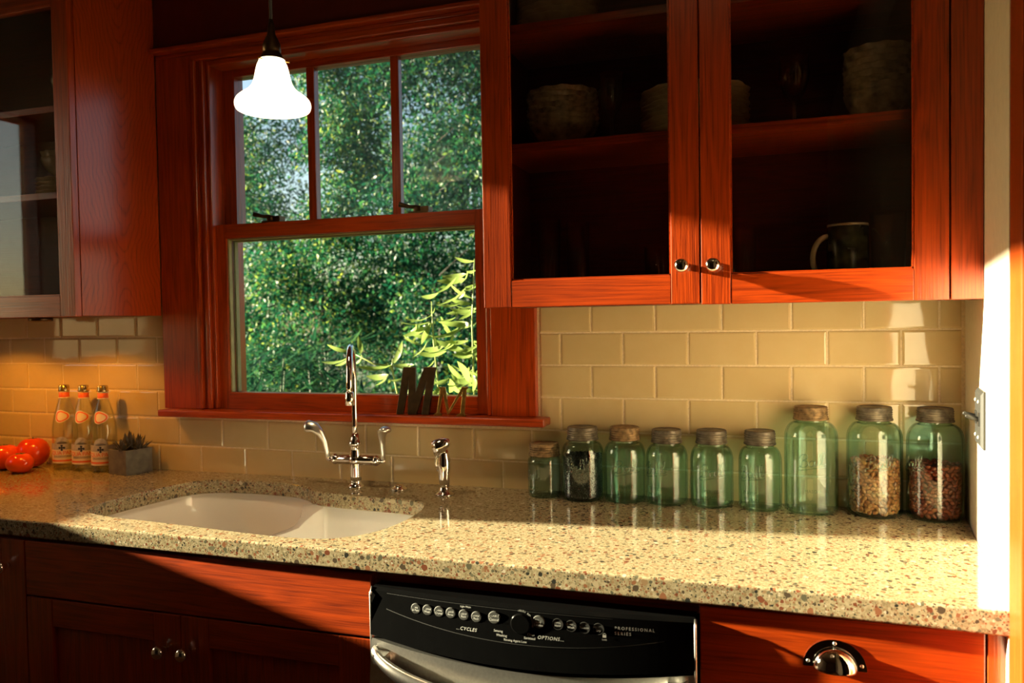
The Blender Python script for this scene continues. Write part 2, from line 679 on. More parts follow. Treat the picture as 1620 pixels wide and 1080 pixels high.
# unseen roof overhangs, added to cut the sky light entering both windows
m = MB()
m.prism([(-3.55, -3.2), (-2.32, -3.2), (-2.32, 1.0), (-3.55, 1.0)], 2.52, 2.62)
m.prism([(-2.32, .13), (1.25, .13), (1.25, .85), (-2.32, .85)], 2.64, 2.74)
tag(m.build('added_eaves', W_IN), kind='structure')

# right wall (slightly out of square) and the room behind the camera
m = MB()
m.prism([(wallx(.006), .006), (wallx(-.62), -.62), (1.25, -.62), (1.25, .006)], 0, 2.62)
m.prism([(.932, -1.60), (.932, -4.4), (1.25, -4.4), (1.25, -1.60)], 0, 2.62)
m.prism([(.932, -.62), (.932, -.735), (1.25, -.735), (1.25, -.62)], 0, 2.62)
m.prism([(.932, -.735), (.932, -1.60), (1.25, -1.60), (1.25, -.735)], 2.25, 2.62)
tag(m.build('wall_right', PLASTER), kind='structure')
m = MB().box(2.28, 2.4, -4.4, .15, 0, 2.62)
m.box(1.25, 2.28, .03, .15, 0, 2.62)
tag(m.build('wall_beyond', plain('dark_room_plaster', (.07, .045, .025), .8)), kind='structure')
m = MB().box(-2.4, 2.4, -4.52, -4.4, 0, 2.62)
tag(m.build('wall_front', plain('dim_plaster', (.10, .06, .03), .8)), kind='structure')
m = MB()
m.box(.9245, .965, -.72, -.617, 0, 2.3)
m.box(.918, .9245, -.700, -.640, 0, 2.3)
tag(m.build('trim_1', W_TRIM, bevel=.003), kind='structure')

# ------------------------------------------------------------------ the double-hung window
win = thing('window_1', (-.55, 0, 1.10), kind='structure')
m = MB()                                   # flat casing boards and their inner beads
m.box(-1.1425, -1.012, -.020, .006, 1.104, 2.137)
m.box(-.099, .021, -.020, .006, 1.104, 2.137)
m.build('casing', W_V, win, bevel=.002)
m = MB()
for x0, x1, y in ((-1.012, -.997, -.028), (-.997, -.986, -.017), (-.986, -.972, -.022), (-.972, -.960, -.010)):
    m.box(x0, x1, y, .05, 1.104, 2.12)
m.box(-.112, -.099, -.018, .05, 1.104, 2.12)
m.build('casing_bead', W_V, win, bevel=.004, seg=3)
m = MB()
m.box(-1.1425, .021, -.020, .006, 2.137, 2.149)
m.box(-1.012, -.099, -.024, .05, 2.118, 2.137)
m.box(-.96, -.112, -.012, .05, 2.103, 2.118)
m.build('head_casing', W_H, win, bevel=.003)
MB().box(-1.1425, .02, -.046, .006, 2.149, 2.162).build('head_lip', W_H, win, bevel=.004, seg=3)
MB().box(-1.1425, .021, -.020, .006, 2.162, 2.60).build('frieze_board', plain('dark_frieze', (.10, .008, .0015), .4), win)
MB().box(-1.134, .053, -.060, .055, 1.083, 1.1035).build('stool', W_H, win, bevel=.004, seg=3)
m = MB()
m.box(-1.005, -.960, .05, .128, 1.10, 2.13)
m.box(-.112, -.095, .05, .128, 1.10, 2.13)
m.box(-.960, -.112, .05, .128, 2.113, 2.13)
m.build('jamb', W_V, win)
# lower sash
ls = MB()
ls.box(-.968, -.928, .004, .046, 1.104, 1.643, 0)
ls.box(-.146, -.112, .004, .046, 1.104, 1.643, 0)
ls.box(-.928, -.146, .004, .046, 1.602, 1.643, 1)
ls.box(-.928, -.146, .004, .046, 1.104, 1.152, 1)
lower = ls.build('lower_sash', [W_V, W_H], win, bevel=.002)
MB().box(-.930, -.144, .027, .030, 1.150, 1.604).build('pane', WINGLASS, lower)
g = MB()
g.box(-.928, -.922, .012, .026, 1.152, 1.602)
g.box(-.922, -.916, .031, .046, 1.152, 1.602)
g.box(-.922, -.146, .031, .046, 1.594, 1.602)
g.box(-.922, -.146, .012, .026, 1.598, 1.602)
plabel(g.build('glazing_bead', OLIVE, lower, bevel=.001), 'thin olive glazing bead')
us = MB()
us.box(-.966, -.9215, .052, .094, 1.605, 2.118, 0)
us.box(-.1395, -.105, .052, .094, 1.605, 2.118, 0)
us.box(-.9215, -.1395, .052, .094, 2.084, 2.118, 1)
us.box(-.9215, -.1395, .052, .094, 1.605, 1.646, 1)
upper = us.build('upper_sash', [W_V, W_H], win, bevel=.002)
for x in (-.675, -.4075):
    mm = MB()
    mm.box(x, x + .025, .054, .064, 1.646, 2.084, 0)
    mm.box(x + .007, x + .018, .064, .090, 1.646, 2.084, 0)
    mm.build('muntin', W_V, upper, bevel=.0015)
for x0, x1 in ((-.9215, -.672), (-.653, -.404), (-.386, -.1395)):
    MB().box(x0, x1, .070, .073, 1.646, 2.084).build('pane', OLDGLASS, upper)
for x in (-.782, -.318):                    # sash fasteners on the meeting rail
    m = MB()
    m.box(x - .020, x + .040, .004, .036, 1.6425, 1.6475)
    m.lathe([(.013, 0), (.013, .010), (.008, .016), (0, .017)], 16, (x + .004, .018, 1.6475))
    m.tube([(x + .004, .014, 1.660), (x - .016, .008, 1.661), (x - .044, .002, 1.668)], [.006, .005, .0075], 8)
    m.box(x + .016, x + .040, .006, .034, 1.6475, 1.6600)
    plabel(m.build('sash_lock', BRONZE, win, bevel=.0008), 'dark bronze sash lock')

# ------------------------------------------------------------------ counter and sink
FRONT = [(-2.2, -.585), (-1.45, -.588), (-1.10, -.5954), (-.83, -.600), (-.56, -.604), (-.117, -.607), (.255, -.610),
         (.571, -.610), (.80, -.617), (wallx(-.622) + .002, -.624)]
HOLE = [(-.955, -.4835), (-.9833, -.4382), (-.9936, -.3853), (-.9816, -.2536), (-.957, -.145), (-.904, -.098), (-.79, -.080),
        (-.66, -.090), (-.592, -.118), (-.548, -.152), (-.48, -.167), (-.38, -.176), (-.27, -.186), (-.212, -.208), (-.188, -.270),
        (-.182, -.365), (-.197, -.456), (-.235, -.516), (-.293, -.547), (-.396, -.552), (-.534, -.540), (-.718, -.522), (-.867, -.510)]
hole = smooth_loop(HOLE, 110)
cu = bpy.data.curves.new('countertop', 'CURVE')
cu.dimensions = '2D'
cu.fill_mode = 'BOTH'
outer = [(-2.2, .004), *FRONT, (wallx(0), .004)]
for pts in (outer, hole):
    sp = cu.splines.new('POLY')
    sp.points.add(len(pts) - 1)
    for p, q in zip(sp.points, pts):
        p.co = (q[0], q[1], 0, 1)
    sp.use_cyclic_u = True
cu.extrude = .0145
cu.bevel_depth = .0045
cu.bevel_resolution = 3
cu.offset = -.0045
co = bpy.data.objects.new('tmp', cu)
me = bpy.data.meshes.new_from_object(co)
me.name = 'countertop'
bpy.data.objects.remove(co)
for p in me.polygons:
    p.use_smooth = False
me.materials.clear()
me.materials.append(TERRAZZO)
counter = bpy.data.objects.new('countertop', me)
COL.objects.link(counter)
counter.location = (0, 0, CT - .019)
BASE['countertop'] = (0, 0, CT - .019)
tag(counter, 'long polished pebble terrazzo countertop with a cut-out over the sink', 'countertop')

# undermount double-bowl sink
sink = thing('sink', (-.6, -.33, CT - .24), 'white enamel double-bowl sink set under the pebble countertop', 'sink')
RIM = CT - .0385


def grow(loop, d):
    n = len(loop)
    out = []
    for i in range(n):
        tg = (loop[(i + 1) % n] - loop[i - 1]).normalized()
        out.append(loop[i] + Vector((tg.y, -tg.x)) * d)
    return out


area = sum(hole[i - 1].x * hole[i].y - hole[i].x * hole[i - 1].y for i in range(len(hole)))
SG = 1 if area > 0 else -1
ring = grow(hole, SG * .012)


def div_x(y):     # the curved divider between the bowls
    k = (y + .15) / (-.54 + .15)
    return -.545 - .10 * k + .035 * sin(pi * max(0, min(1, k)))


def bowl(loop, depth, zof, name, drain):
    c = Vector((sum(p.x for p in loop) / len(loop), sum(p.y for p in loop) / len(loop)))
    m = MB()
    rows = []
    n = len(loop)
    for f, dz in ((1.0, 0), (.985, -.05 * depth), (.965, -.25 * depth), (.94, -.55 * depth), (.90, -.82 * depth), (.84, -.94 * depth), (.72, -1.0 * depth), (.3, -1.01 * depth), (.06, -1.03 * depth)):
        rows.append([(c.x + (p.x - c.x) * f, c.y + (p.y - c.y) * f, zof(p) + (dz if dz else 0) - (zof(p) - RIM) * (-dz / depth if depth else 0)) for p in loop])
    vs = [v for r in rows for v in r]
    fs = []
    for k in range(len(rows) - 1):
        fs += [(k * n + i, k * n + (i + 1) % n, (k + 1) * n + (i + 1) % n, (k + 1) * n + i) for i in range(n)]
    fs.append(tuple((len(rows) - 1) * n + i for i in range(n)))
    m.add(vs, fs, 0, True)
    o = m.build(name, SINK, sink)
    d = MB().lathe([(0, .004), (.020, .003), (.040, .004), (.043, .001), (.043, -.004)], 24, (c.x, c.y, RIM - depth * 1.01))
    d.build('drain', CHROME, sink)
    return o


big = [p for p in ring if p.x < div_x(p.y) - .008]
small = [p for p in ring if p.x > div_x(p.y) + .008]


def ordered(part):
    idx = [ring.index(p) for p in part]
    n = len(ring)
    start = next(i for i in idx if (i - 1) % n not in idx)
    seq = []
    i = start
    while i % n in idx:
        seq.append(ring[i % n])
        i += 1
    return seq


big, small = ordered(big), ordered(small)


def closing(seq, side):
    a, b = seq[-1], seq[0]
    pts = []
    for k in range(1, 16):
        y = a.y + (b.y - a.y) * k / 16
        e = min(k, 16 - k) / 16
        pts.append(Vector((div_x(y) + side * (.010 + .035 * max(0, .18 - e) / .18 * 1.0), y)))
    return pts


def zdip(p):
    d = abs(p.x - div_x(p.y))
    inside = min(p.y + .530, -.170 - p.y)
    if d < .05 and inside > 0:
        return RIM - .035 * min(1, inside / .07) * (1 - max(0, d - .015) / .035 if d > .015 else 1)
    return RIM


cb, cs = closing(big, -1), closing(small, 1)
bowl(big + cb, .225, zdip, 'large_bowl', True)
bowl(small + cs, .150, zdip, 'small_bowl', True)
m = MB()
cs2 = cs[::-1]
cb = [Vector((big[-1].x, big[-1].y)) + (big[-1] - cb[0]).normalized() * .03, big[-1]] + cb + [big[0], big[0] + (big[0] - cb[-1]).normalized() * .03]
cs2 = [small[0] + (small[0] - cs2[0]).normalized() * .03, small[0]] + cs2 + [small[-1], small[-1] + (small[-1] - cs2[-1]).normalized() * .03]
vs = [(p.x, p.y, zdip(p)) for p in cb] + [((p.x + q.x) / 2, p.y, zdip(p) + .003) for p, q in zip(cb, cs2)] + [(q.x, q.y, zdip(q)) for q in cs2]
n = len(cb)
m.add(vs, [(r * n + i, r * n + i + 1, (r + 1) * n + i + 1, (r + 1) * n + i) for r in range(2) for i in range(n - 1)], 0, True)
for e0, e1 in ((big[-1], small[0]), (big[0], small[-1])):
    out = ((e0 + e1) / 2 - Vector((-.6, -.33))).normalized() * .05
    inn = -out * .25
    m.add([(p.x, p.y, RIM - .0015) for p in (e0 + inn, e0 + out, e1 + out, e1 + inn)], [(0, 1, 2, 3)])
m.build('divider', SINK, sink)
m = MB()
fl = grow(hole, SG * .035)
n = len(ring)
vs = [(p.x, p.y, RIM) for p in ring] + [(p.x, p.y, RIM) for p in fl] + [(p.x, p.y, RIM - .01) for p in fl]
m.add(vs, [(r * n + i, r * n + (i + 1) % n, (r + 1) * n + (i + 1) % n, (r + 1) * n + i) for r in range(2) for i in range(n)])
m.build('flange', SINK, sink)

# ------------------------------------------------------------------ cabinets


def frame_door(root, x0, x1, z0, z1, yf, sl, sr, rb, rt_, th=.020, pane=True, panel=None, name='door'):
    """face frame door: stiles and rails as one mesh, pane or recessed panel as sub-part"""
    m = MB()
    e = .0004
    m.box(x0, x0 + sl - e, yf, yf + th, z0, z1, 0)
    m.box(x1 - sr + e, x1, yf, yf + th, z0, z1, 0)
    m.box(x0 + sl, x1 - sr, yf + .0004, yf + th, z0, z0 + rb, 1)
    m.box(x0 + sl, x1 - sr, yf + .0004, yf + th, z1 - rt_, z1, 1)
    d = m.build(name, [W_V, W_H], root, bevel=.0015)
    if pane:
        MB().box(x0 + sl - .004, x1 - sr + .004, yf + .010, yf + .013, z0 + rb - .004, z1 - rt_ + .004).build('pane', CABGLASS, d)
        b = MB()
        b.box(x0 + sl, x0 + sl + .003, yf + .003, yf + .010, z0 + rb, z1 - rt_)
        b.box(x1 - sr - .003, x1 - sr, yf + .003, yf + .010, z0 + rb, z1 - rt_)
        b.box(x0 + sl, x1 - sr, yf + .003, yf + .010, z0 + rb, z0 + rb + .003)
        b.build('glass_bead', W_H, d)
    else:
        MB().box(x0 + sl - .004, x1 - sr + .004, yf + .010, yf + .016, z0 + rb - .004, z1 - rt_ + .004).build('panel', W_V, d)
    return d


def round_knob(parent, x, yf, z, r=.0145):
    m = MB()
    prof = [(.0075, 0), (.0060, .004), (.0055, .011), (.0075, .014), (r * .93, .017), (r, .0215), (r * .96, .026), (r * .80, .030), (r * .45, .0325), (0, .0335)]
    m.lathe(prof, 24)
    M = Matrix.Translation((x, yf, z)) @ Matrix.Rotation(pi / 2, 4, 'X')
    m.xf(M)
    return plabel(m.build('knob', CHROME, parent), 'round chrome knob')


# right-hand wall cabinet
CZ0, CZ1 = 1.381, 2.60
rc = thing('wall_cabinet', (.48, -.16, CZ0), 'red wooden wall cabinet with two glass doors right of the window', 'cabinet')
XL, XR = .002, .900
m = MB()
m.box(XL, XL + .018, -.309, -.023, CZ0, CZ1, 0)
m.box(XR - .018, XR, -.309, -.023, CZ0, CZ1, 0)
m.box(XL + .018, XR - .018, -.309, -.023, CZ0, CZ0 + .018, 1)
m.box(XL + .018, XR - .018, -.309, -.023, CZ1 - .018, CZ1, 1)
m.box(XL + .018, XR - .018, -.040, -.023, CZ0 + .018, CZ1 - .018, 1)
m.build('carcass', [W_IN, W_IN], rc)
for z in (1.716, 1.972):
    m = MB().box(XL + .018, XR - .018, -.292, -.040, z, z + .018)
    m.build('shelf', W_H, rc, bevel=.001)
    b = 0
SHELF = [CZ0 + .018, 1.734, 1.990]
d1 = frame_door(rc, .001, .4575, 1.379, 2.59, -.330, .0625, .0565, .0575, .07)
round_knob(d1, .4247, -.330, 1.4545)
d2 = frame_door(rc, .4605, .8985, 1.377, 2.59, -.330, .0570, .0575, .0585, .07)
round_knob(d2, .4847, -.330, 1.4537)
m = MB().prism([(.9015, -.330), (wallx(-.33) - .001, -.330), (wallx(-.20) - .001, -.20), (.9015, -.20)], 1.377, CZ1)
m.build('filler_stile', W_V2, rc, bevel=.001)

# left-hand wall cabinet
lc = thing('wall_cabinet', (-1.65, -.16, CZ0), 'red wooden wall cabinet left of the window with a broad bare side panel', 'cabinet')
LXR = -1.143
m = MB()
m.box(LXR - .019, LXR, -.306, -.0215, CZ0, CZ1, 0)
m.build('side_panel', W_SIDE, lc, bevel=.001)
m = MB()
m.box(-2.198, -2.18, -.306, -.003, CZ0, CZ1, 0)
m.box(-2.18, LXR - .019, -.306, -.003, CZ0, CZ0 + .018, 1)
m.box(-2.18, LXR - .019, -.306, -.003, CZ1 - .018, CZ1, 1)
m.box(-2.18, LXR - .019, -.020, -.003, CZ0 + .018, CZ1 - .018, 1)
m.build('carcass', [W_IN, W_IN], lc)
for z in (1.700, 1.932):
    MB().box(-2.18, LXR - .019, -.285, -.020, z, z + .018).build('shelf', W_H, lc, bevel=.001)
frame_door(lc, -1.600, -1.141, 1.379, 2.59, -.330, .055, .052, .057, .40)
frame_door(lc, -2.070, -1.603, 1.379, 2.59, -.330, .055, .055, .057, .40)
MB().box(-2.198, -2.072, -.330, -.31, 1.379, CZ1).build('filler_stile', W_V, lc)

# base cabinets
YF = -.594
sb = thing('base_cabinet', (-.6, -.3, 0), 'dark red sink base cabinet with false drawer front and two doors', 'cabinet')
m = MB()
m.box(-1.028, -1.010, -.575, -.02, .10, .872, 0)
m.box(-.160, -.142, -.575, -.02, .10, .872, 0)
m.box(-1.010, -.160, -.575, -.02, .10, .118, 1)
m.box(-1.010, -.160, -.575, -.555, .842, .872, 1)
m.box(-1.028, -.142, -.50, -.48, 0, .10, 1)
m.build('carcass', [W_V, W_H], sb)
MB().box(-1.027, -.1430, YF, YF + .020, .7435, .868).build('false_drawer_front', W_H, sb, bevel=.002)
a = frame_door(sb, -1.027, -.5985, .11, .7395, YF, .075, .070, .07, .062, pane=False)
round_knob(a, -.6387, YF, .6645, .014)
b = frame_door(sb, -.5955, -.1430, .11, .7395, YF, .070, .075, .07, .062, pane=False)
round_knob(b, -.5775, YF, .6665, .014)

lb = thing('base_cabinet', (-1.6, -.3, 0), 'dark red base cabinet at the left edge, beside the sink base', 'cabinet')
m = MB()
m.box(-2.198, -2.18, -.575, -.02, .10, .872, 0)
m.box(-1.048, -1.030, -.575, -.02, .10, .872, 0)
m.box(-2.18, -1.048, -.575, -.02, .10, .118, 1)
m.box(-2.18, -1.048, -.575, -.555, .842, .872, 1)
m.build('carcass', [W_V, W_H], lb)
a = frame_door(lb, -1.60, -1.0300, .11, .868, YF, .07, .07, .07, .062, pane=False)
round_knob(a, -1.0800, YF, .8080, .014)
frame_door(lb, -2.17, -1.605, .11, .866, YF, .07, .07, .07, .062, pane=False)

rb = thing('base_cabinet', (.7, -.3, 0), 'red base cabinet right of the dishwasher, with a chrome cup pull', 'cabinet')
m = MB()
m.box(.474, .492, -.575, -.02, .10, .872, 0)
m.box(.9005, .9225, -.575, -.02, .10, .872, 0)
m.box(.492, .9005, -.575, -.02, .10, .118, 1)
m.box(.492, .9005, -.575, -.555, .862, .872, 1)
m.build('carcass', [W_V, W_H], rb)
MB().box(.9010, .9262, YF - .001, -.575, .10, .8755).build('end_stile', W_TRIM, rb, bevel=.001)
dr = MB().box(.4755, .8985, YF, YF + .020, .70, .868).build('drawer_front', W_H, rb, bevel=.002)
frame_door(rb, .4755, .8985, .11, .696, YF, .07, .07, .07, .062, pane=False)
# cup pull: half-dome on a half-moon plate, three screws
PX, PZ = .6862, .7885
m = MB()
pl = [(PX + .0475 * cos(a_), PZ + .0465 * sin(a_)) for a_ in [pi * k / 28 for k in range(29)]]
m.prism(pl, YF - .0022, YF, axis='y')
vs, fs = [], []
nu, nv = 24, 8
for j in range(nv + 1):
    ph = (pi / 2) * j / nv
    for i in range(nu + 1):
        a_ = pi * i / nu
        rr = sin(ph)
        vs.append((PX + .0345 * rr * cos(a_), YF - .0022 - .026 * cos(ph), PZ + .0345 * rr * sin(a_)))
for j in range(nv):
    for i in range(nu):
        fs.append((j * (nu + 1) + i, j * (nu + 1) + i + 1, (j + 1) * (nu + 1) + i + 1, (j + 1) * (nu + 1) + i))
m.add(vs, fs, 0, True)
for a_ in (12, 90, 168):
    q = (PX + .0408 * cos(radians(a_)), YF - .0022, PZ + .0405 * sin(radians(a_)))
    m.ball(q, .0032, 10, 6, 1, (1, .6, 1))
po = m.build('cup_pull', [CHROME, SATIN], dr)
md = po.modifiers.new('thickness', 'SOLIDIFY')
md.thickness = .0012
plabel(po, 'chrome half-round cup pull')

MB()
rail = MB().box(-.146, .473, -.568, -.545, .845, .8745)
tag(rail.build('counter_rail', W_H), 'narrow red wooden rail under the counter, above the dishwasher', 'rail')

# ------------------------------------------------------------------ dishwasher
dw = thing('dishwasher', (.167, -.3, 0), 'black and stainless dishwasher with bowed control panel under the counter', 'dishwasher')
DX0, DX1 = -.1340, .4690
DXC, DHW = (DX0 + DX1) / 2, (DX1 - DX0) / 2


def bow(x):
    return -.606 - .022 * (1 - ((x - DXC) / DHW) ** 2)


def lean(z):
    return -.012 * max(0, (.849 - z) / .1)


MB().box(DX0 + .004, DX1 - .004, -.575, -.03, .02, .838).build('tub', BLACK, dw)


def bowed(z_lo, z_hi, off=0.0, n=40, thick=.03, mi=0):
    m = MB()
    vs, fs = [], []
    for i in range(n + 1):
        x = DX0 + (DX1 - DX0) * i / n
        y = bow(x) + off
        zl = z_lo(x) if callable(z_lo) else z_lo
        zh = z_hi(x) if callable(z_hi) else z_hi
        vs += [(x, y + lean(zl), zl), (x, y + lean(zh - .006), zh - .006), (x, y + .005, zh), (x, -.57, zh), (x, -.57, zl)]
    for i in range(n):
        for k in range(5):
            fs.append((i * 5 + k, i * 5 + (k + 1) % 5, (i + 1) * 5 + (k + 1) % 5, (i + 1) * 5 + k))
    fs += [tuple(range(5)), tuple(n * 5 + k for k in range(5))]
    m.add(vs, fs, mi)
    return m


def arc_low(x):
    k = (x - DXC) / DHW
    return .742 + .021 * k * k + .0020 * k


bowed(arc_low, .8490).build('control_panel', BLACK, dw)
bowed(.12, lambda x: arc_low(x) - .0015, .004).build('door', STEEL, dw)
for x in (DX0 - .0012, DX1 + .0012):
    m = MB()
    m.tube([(x, -.612, .45), (x, -.612, .836), (x, -.604, .848)], .0022, 8)
    plabel(m.build('edge_trim', SATIN, dw), 'bright metal edge strip')
# smile-shaped bar handle
m = MB()
path, rad = [], []
for i in range(41):
    k = -1 + 2 * i / 40
    x = DXC + k * .290
    z = .678 + .060 * k * k + .004 * k
    e = 1 - abs(k) ** 8
    path.append((x, bow(x) - .018 - .030 * e, z))
    rad.append(.010 + .011 * (1 - k * k))
vs, fs = [], []
for p, r_ in zip(path, rad):
    for i in range(14):
        a_ = 2 * pi * i / 14
        vs.append((p[0], p[1] + .011 * cos(a_), p[2] + r_ * sin(a_)))
for k in range(40):
    fs += [(k * 14 + i, k * 14 + (i + 1) % 14, (k + 1) * 14 + (i + 1) % 14, (k + 1) * 14 + i) for i in range(14)]
fs += [tuple(range(14)), tuple(40 * 14 + i for i in range(14))]
m.add(vs, fs, 0, True)
for k in (-.93, .93):
    x = DXC + k * .29
    m.box(x - .012, x + .012, bow(x) - .035, bow(x) + .003, .678 + .06 * k * k + .004 * k - .009, .678 + .06 * k * k + .004 * k + .009)
plabel(m.build('bar_handle', STEEL, dw), 'wide curved steel bar handle')
# buttons, dial and print on the control panel
prn, dim = MB(), MB()


def on_panel(mb, body, x, z, size, tilt=0.0, shear=0.0, spacing=1.0, align='CENTER', lift=.0006):
    vs, fs = text_geo(body, size, shear, 0, align, spacing)
    c_, s_ = cos(tilt), sin(tilt)
    out = []
    for px, pz, _ in vs:
        X, Zz = x + px * c_ - pz * s_, z + px * s_ + pz * c_
        out.append((X, bow(X) + lean(Zz) - lift, Zz))
    mb.add(out, fs)


BT = [(-.0350, .8220, 'Pots\n& Pans'), (-.0107, .8224, 'Normal\nWash'), (.0134, .8228, 'China\nCrystal'), (.0372, .8232, 'Quick\nRinse'),
      (.0632, .8228, 'Upper\nRack'), (.0878, .8222, 'Lower\nRack'), (.1220, .8250, 'START\nCancel'), (.2044, .8258, 'Delay\nStart\n2-4 Hrs'),
      (.2385, .8250, 'Rinse\nHold'), (.2620, .8240, 'Hi-Temp\nWash'), (.2854, .8230, 'Sanitize'), (.3096, .8230, 'No Heat\nDry')]
for i, (x, z, tx_) in enumerate(BT):
    r_ = .0112 if i in (6, 7) else .0098
    m = MB()
    if i < 8:
        m.lathe([(r_, 0), (r_, .0015), (r_ * .9, .0022), (0, .0022)], 24, smooth=False)
    else:
        m.lathe([(r_, 0), (r_, .0012), (r_ * .93, .0012), (r_ * .93, .0004), (0, .0004)], 24, smooth=False)
    m.xf(Matrix.Translation((x, bow(x) + lean(z), z)) @ Matrix.Rotation(pi / 2, 4, 'X'))
    m.build('button', BUTTON if i < 8 else plain('black_button_rim', (.012, .012, .010), .6), dw)
    big_ = i == 6
    on_panel(prn, tx_, x, z, .0068 if big_ else .0052, lift=.0027 if i < 8 else .0009)
m = MB().lathe([(.0185, 0), (.0185, .002), (.0170, .0035), (.0165, .004), (0, .004)], 32, smooth=False)
m.xf(Matrix.Translation((.1715, bow(.1715) + lean(.819), .8190)) @ Matrix.Rotation(pi / 2, 4, 'X'))
m.build('dial', BLACK, dw)
on_panel(prn, '...CYCLES', .0685, .7985, .0085, shear=.25, spacing=1.15)
on_panel(prn, 'OPTIONS...', .2260, .7995, .0085, shear=.25, spacing=1.15)
on_panel(prn, 'PROFESSIONAL', .3370, .8265, .0072, spacing=1.45, align='LEFT')
on_panel(prn, 'SERIES', .3370, .8180, .0072, spacing=1.45, align='LEFT')
on_panel(prn, 'Light Wash', .0660, .8370, .0046)
on_panel(prn, 'Sensing', .1300, .8025, .0058)
on_panel(prn, 'Washing', .1365, .7955, .0058)
on_panel(prn, 'Rinsing Agent Low', .1620, .7890, .0056)
on_panel(prn, 'Sanitized', .1885, .7960, .0058)
on_panel(prn, 'Clean', .1905, .8025, .0058)
for k, ch in enumerate('HOURS REMAINING'):
    a_ = radians(100 - k * 7.6)
    on_panel(prn, ch, .1715 + .0222 * cos(a_), .819 + .0222 * sin(a_), .0045, tilt=a_ - pi / 2)
vs_lock = MB()
on_panel(prn, 'Lock', .3200, .8060, .0042)
for a_ in range(10):
    t0_, t1_ = pi * a_ / 10, pi * (a_ + 1) / 10
    q = [(.320 + rr * cos(tt), .8140 + rr * sin(tt)) for rr, tt in ((.0022, t0_), (.0028, t0_), (.0028, t1_), (.0022, t1_))]
    prn.add([(x, bow(x) + lean(z) - .0010, z) for x, z in q], [(0, 1, 2, 3)])
prn.add([(x, bow(x) + lean(z) - .0010, z) for x, z in ((.3170, .8097), (.3230, .8097), (.3230, .8140), (.3170, .8140))], [(0, 1, 2, 3)])
plabel(prn.build('lettering', PRINT, dw), 'small white printed lettering')
arc = MB()
for i in range(36):
    x0, x1 = -.10 + .52 * i / 36, -.10 + .52 * (i + 1) / 36
    f = lambda x: .783 + .030 * ((x - .165) / .27) ** 2
    arc.add([(x, bow(x) + lean(f(x)) - .0006, f(x) + dz) for x, dz in ((x0, 0), (x1, 0), (x1, .0011), (x0, .0011))], [(0, 1, 2, 3)])
    if i < 30:
        arc.add([(x, bow(x) + lean(.8405) - .0006, .8405 + dz) for x, dz in ((x0, 0), (x1, 0), (x1, .0007), (x0, .0007))], [(0, 1, 2, 3)])
arc.build('panel_line', PRINTDIM, dw)

# ------------------------------------------------------------------ faucet, sprayer, hole cover
FX, FY = -.463, -.083
fa = thing('faucet', (FX, FY, CT), 'chrome gooseneck faucet with two wrist-blade levers behind the sink', 'faucet')
m = MB().lathe([(.021, 0), (.021, .003), (.0175, .007), (.0145, .010), (.0148, .016), (.0150, .020)], 28, (FX, FY, CT))
m.build('base_flange', CHROME, fa)
m = MB().lathe([(.0150, .018), (.0150, .030), (.0155, .060), (.0155, .088), (.0138, .098), (.0132, .110), (.0175, .113), (.0175, .120), (.0138, .124), (.0118, .132), (.0082, .144)], 28, (FX, FY, CT))
m.ball((FX, FY, CT + .073), .0185, 20, 12)
m.build('body', CHROME, fa)
m = MB()
bz = CT + .073
m.tube([(FX - .060, FY, bz), (FX - .058, FY, bz), (FX + .058, FY, bz), (FX + .060, FY, bz)], [.0105, .0130, .0130, .0105], 20)
for s in (-1, 1):
    m.tube([(FX + s * .058, FY, bz), (FX + s * .064, FY, bz), (FX + s * .072, FY, bz)], [.0145, .0145, .0085], 18)
    m.tube([(FX + s * .070, FY, bz), (FX + s * .084, FY - .001, bz)], [.0065, .0065], 14)
m.build('cross_bar', CHROME, fa)
path, rad = [], []
tipx, tipy = -.380, -.250
top_z = 1.292
hw = sqrt((tipx - FX) ** 2 + (tipy - FY) ** 2) / 2
ux, uy = (tipx - FX) / (2 * hw), (tipy - FY) / (2 * hw)
for k in range(6):
    path.append((FX, FY, CT + .135 + (top_z - hw - CT - .135) * k / 5))
for k in range(1, 25):
    a_ = pi - pi * k / 24
    path.append((FX + ux * (hw + hw * cos(a_)), FY + uy * (hw + hw * cos(a_)), top_z - hw + hw * sin(a_)))
path.append((tipx, tipy, 1.180))
m = MB().tube(path, .0078, 18)
m.build('spout', CHROME, fa)
m = MB().lathe([(.0112, 0), (.0112, .018), (.0105, .020), (.0105, .030), (.0078, .033)], 22, (tipx, tipy, 1.152))
m.build('aerator', CHROME, fa)
for s in (-1, 1):
    hx = FX + s * .082
    pth = [(hx, FY, bz - .003), (hx + s * .002, FY - .003, bz + .018), (hx + s * .006, FY - .008, bz + .048), (hx + s * .014, FY - .014, bz + .070), (hx + s * .028, FY - .020, bz + .085), (hx + s * .046, FY - .026, bz + .090), (hx + s * .056, FY - .029, bz + .088)]
    if s > 0:
        pth = [(hx, FY, bz - .003), (hx + .002, FY - .003, bz + .018), (hx + .003, FY - .008, bz + .048), (hx + .005, FY - .014, bz + .068), (hx + .012, FY - .022, bz + .082), (hx + .024, FY - .030, bz + .088), (hx + .034, FY - .036, bz + .086)]
    m = MB()
    m.tube(pth, [.0068, .0064, .0072, .0105, .0150, .0172, .0110], 14, flat=.5)
    m.ball((hx, FY, bz), .0072, 14, 8)
    m.build('lever_handle', SATIN, fa)

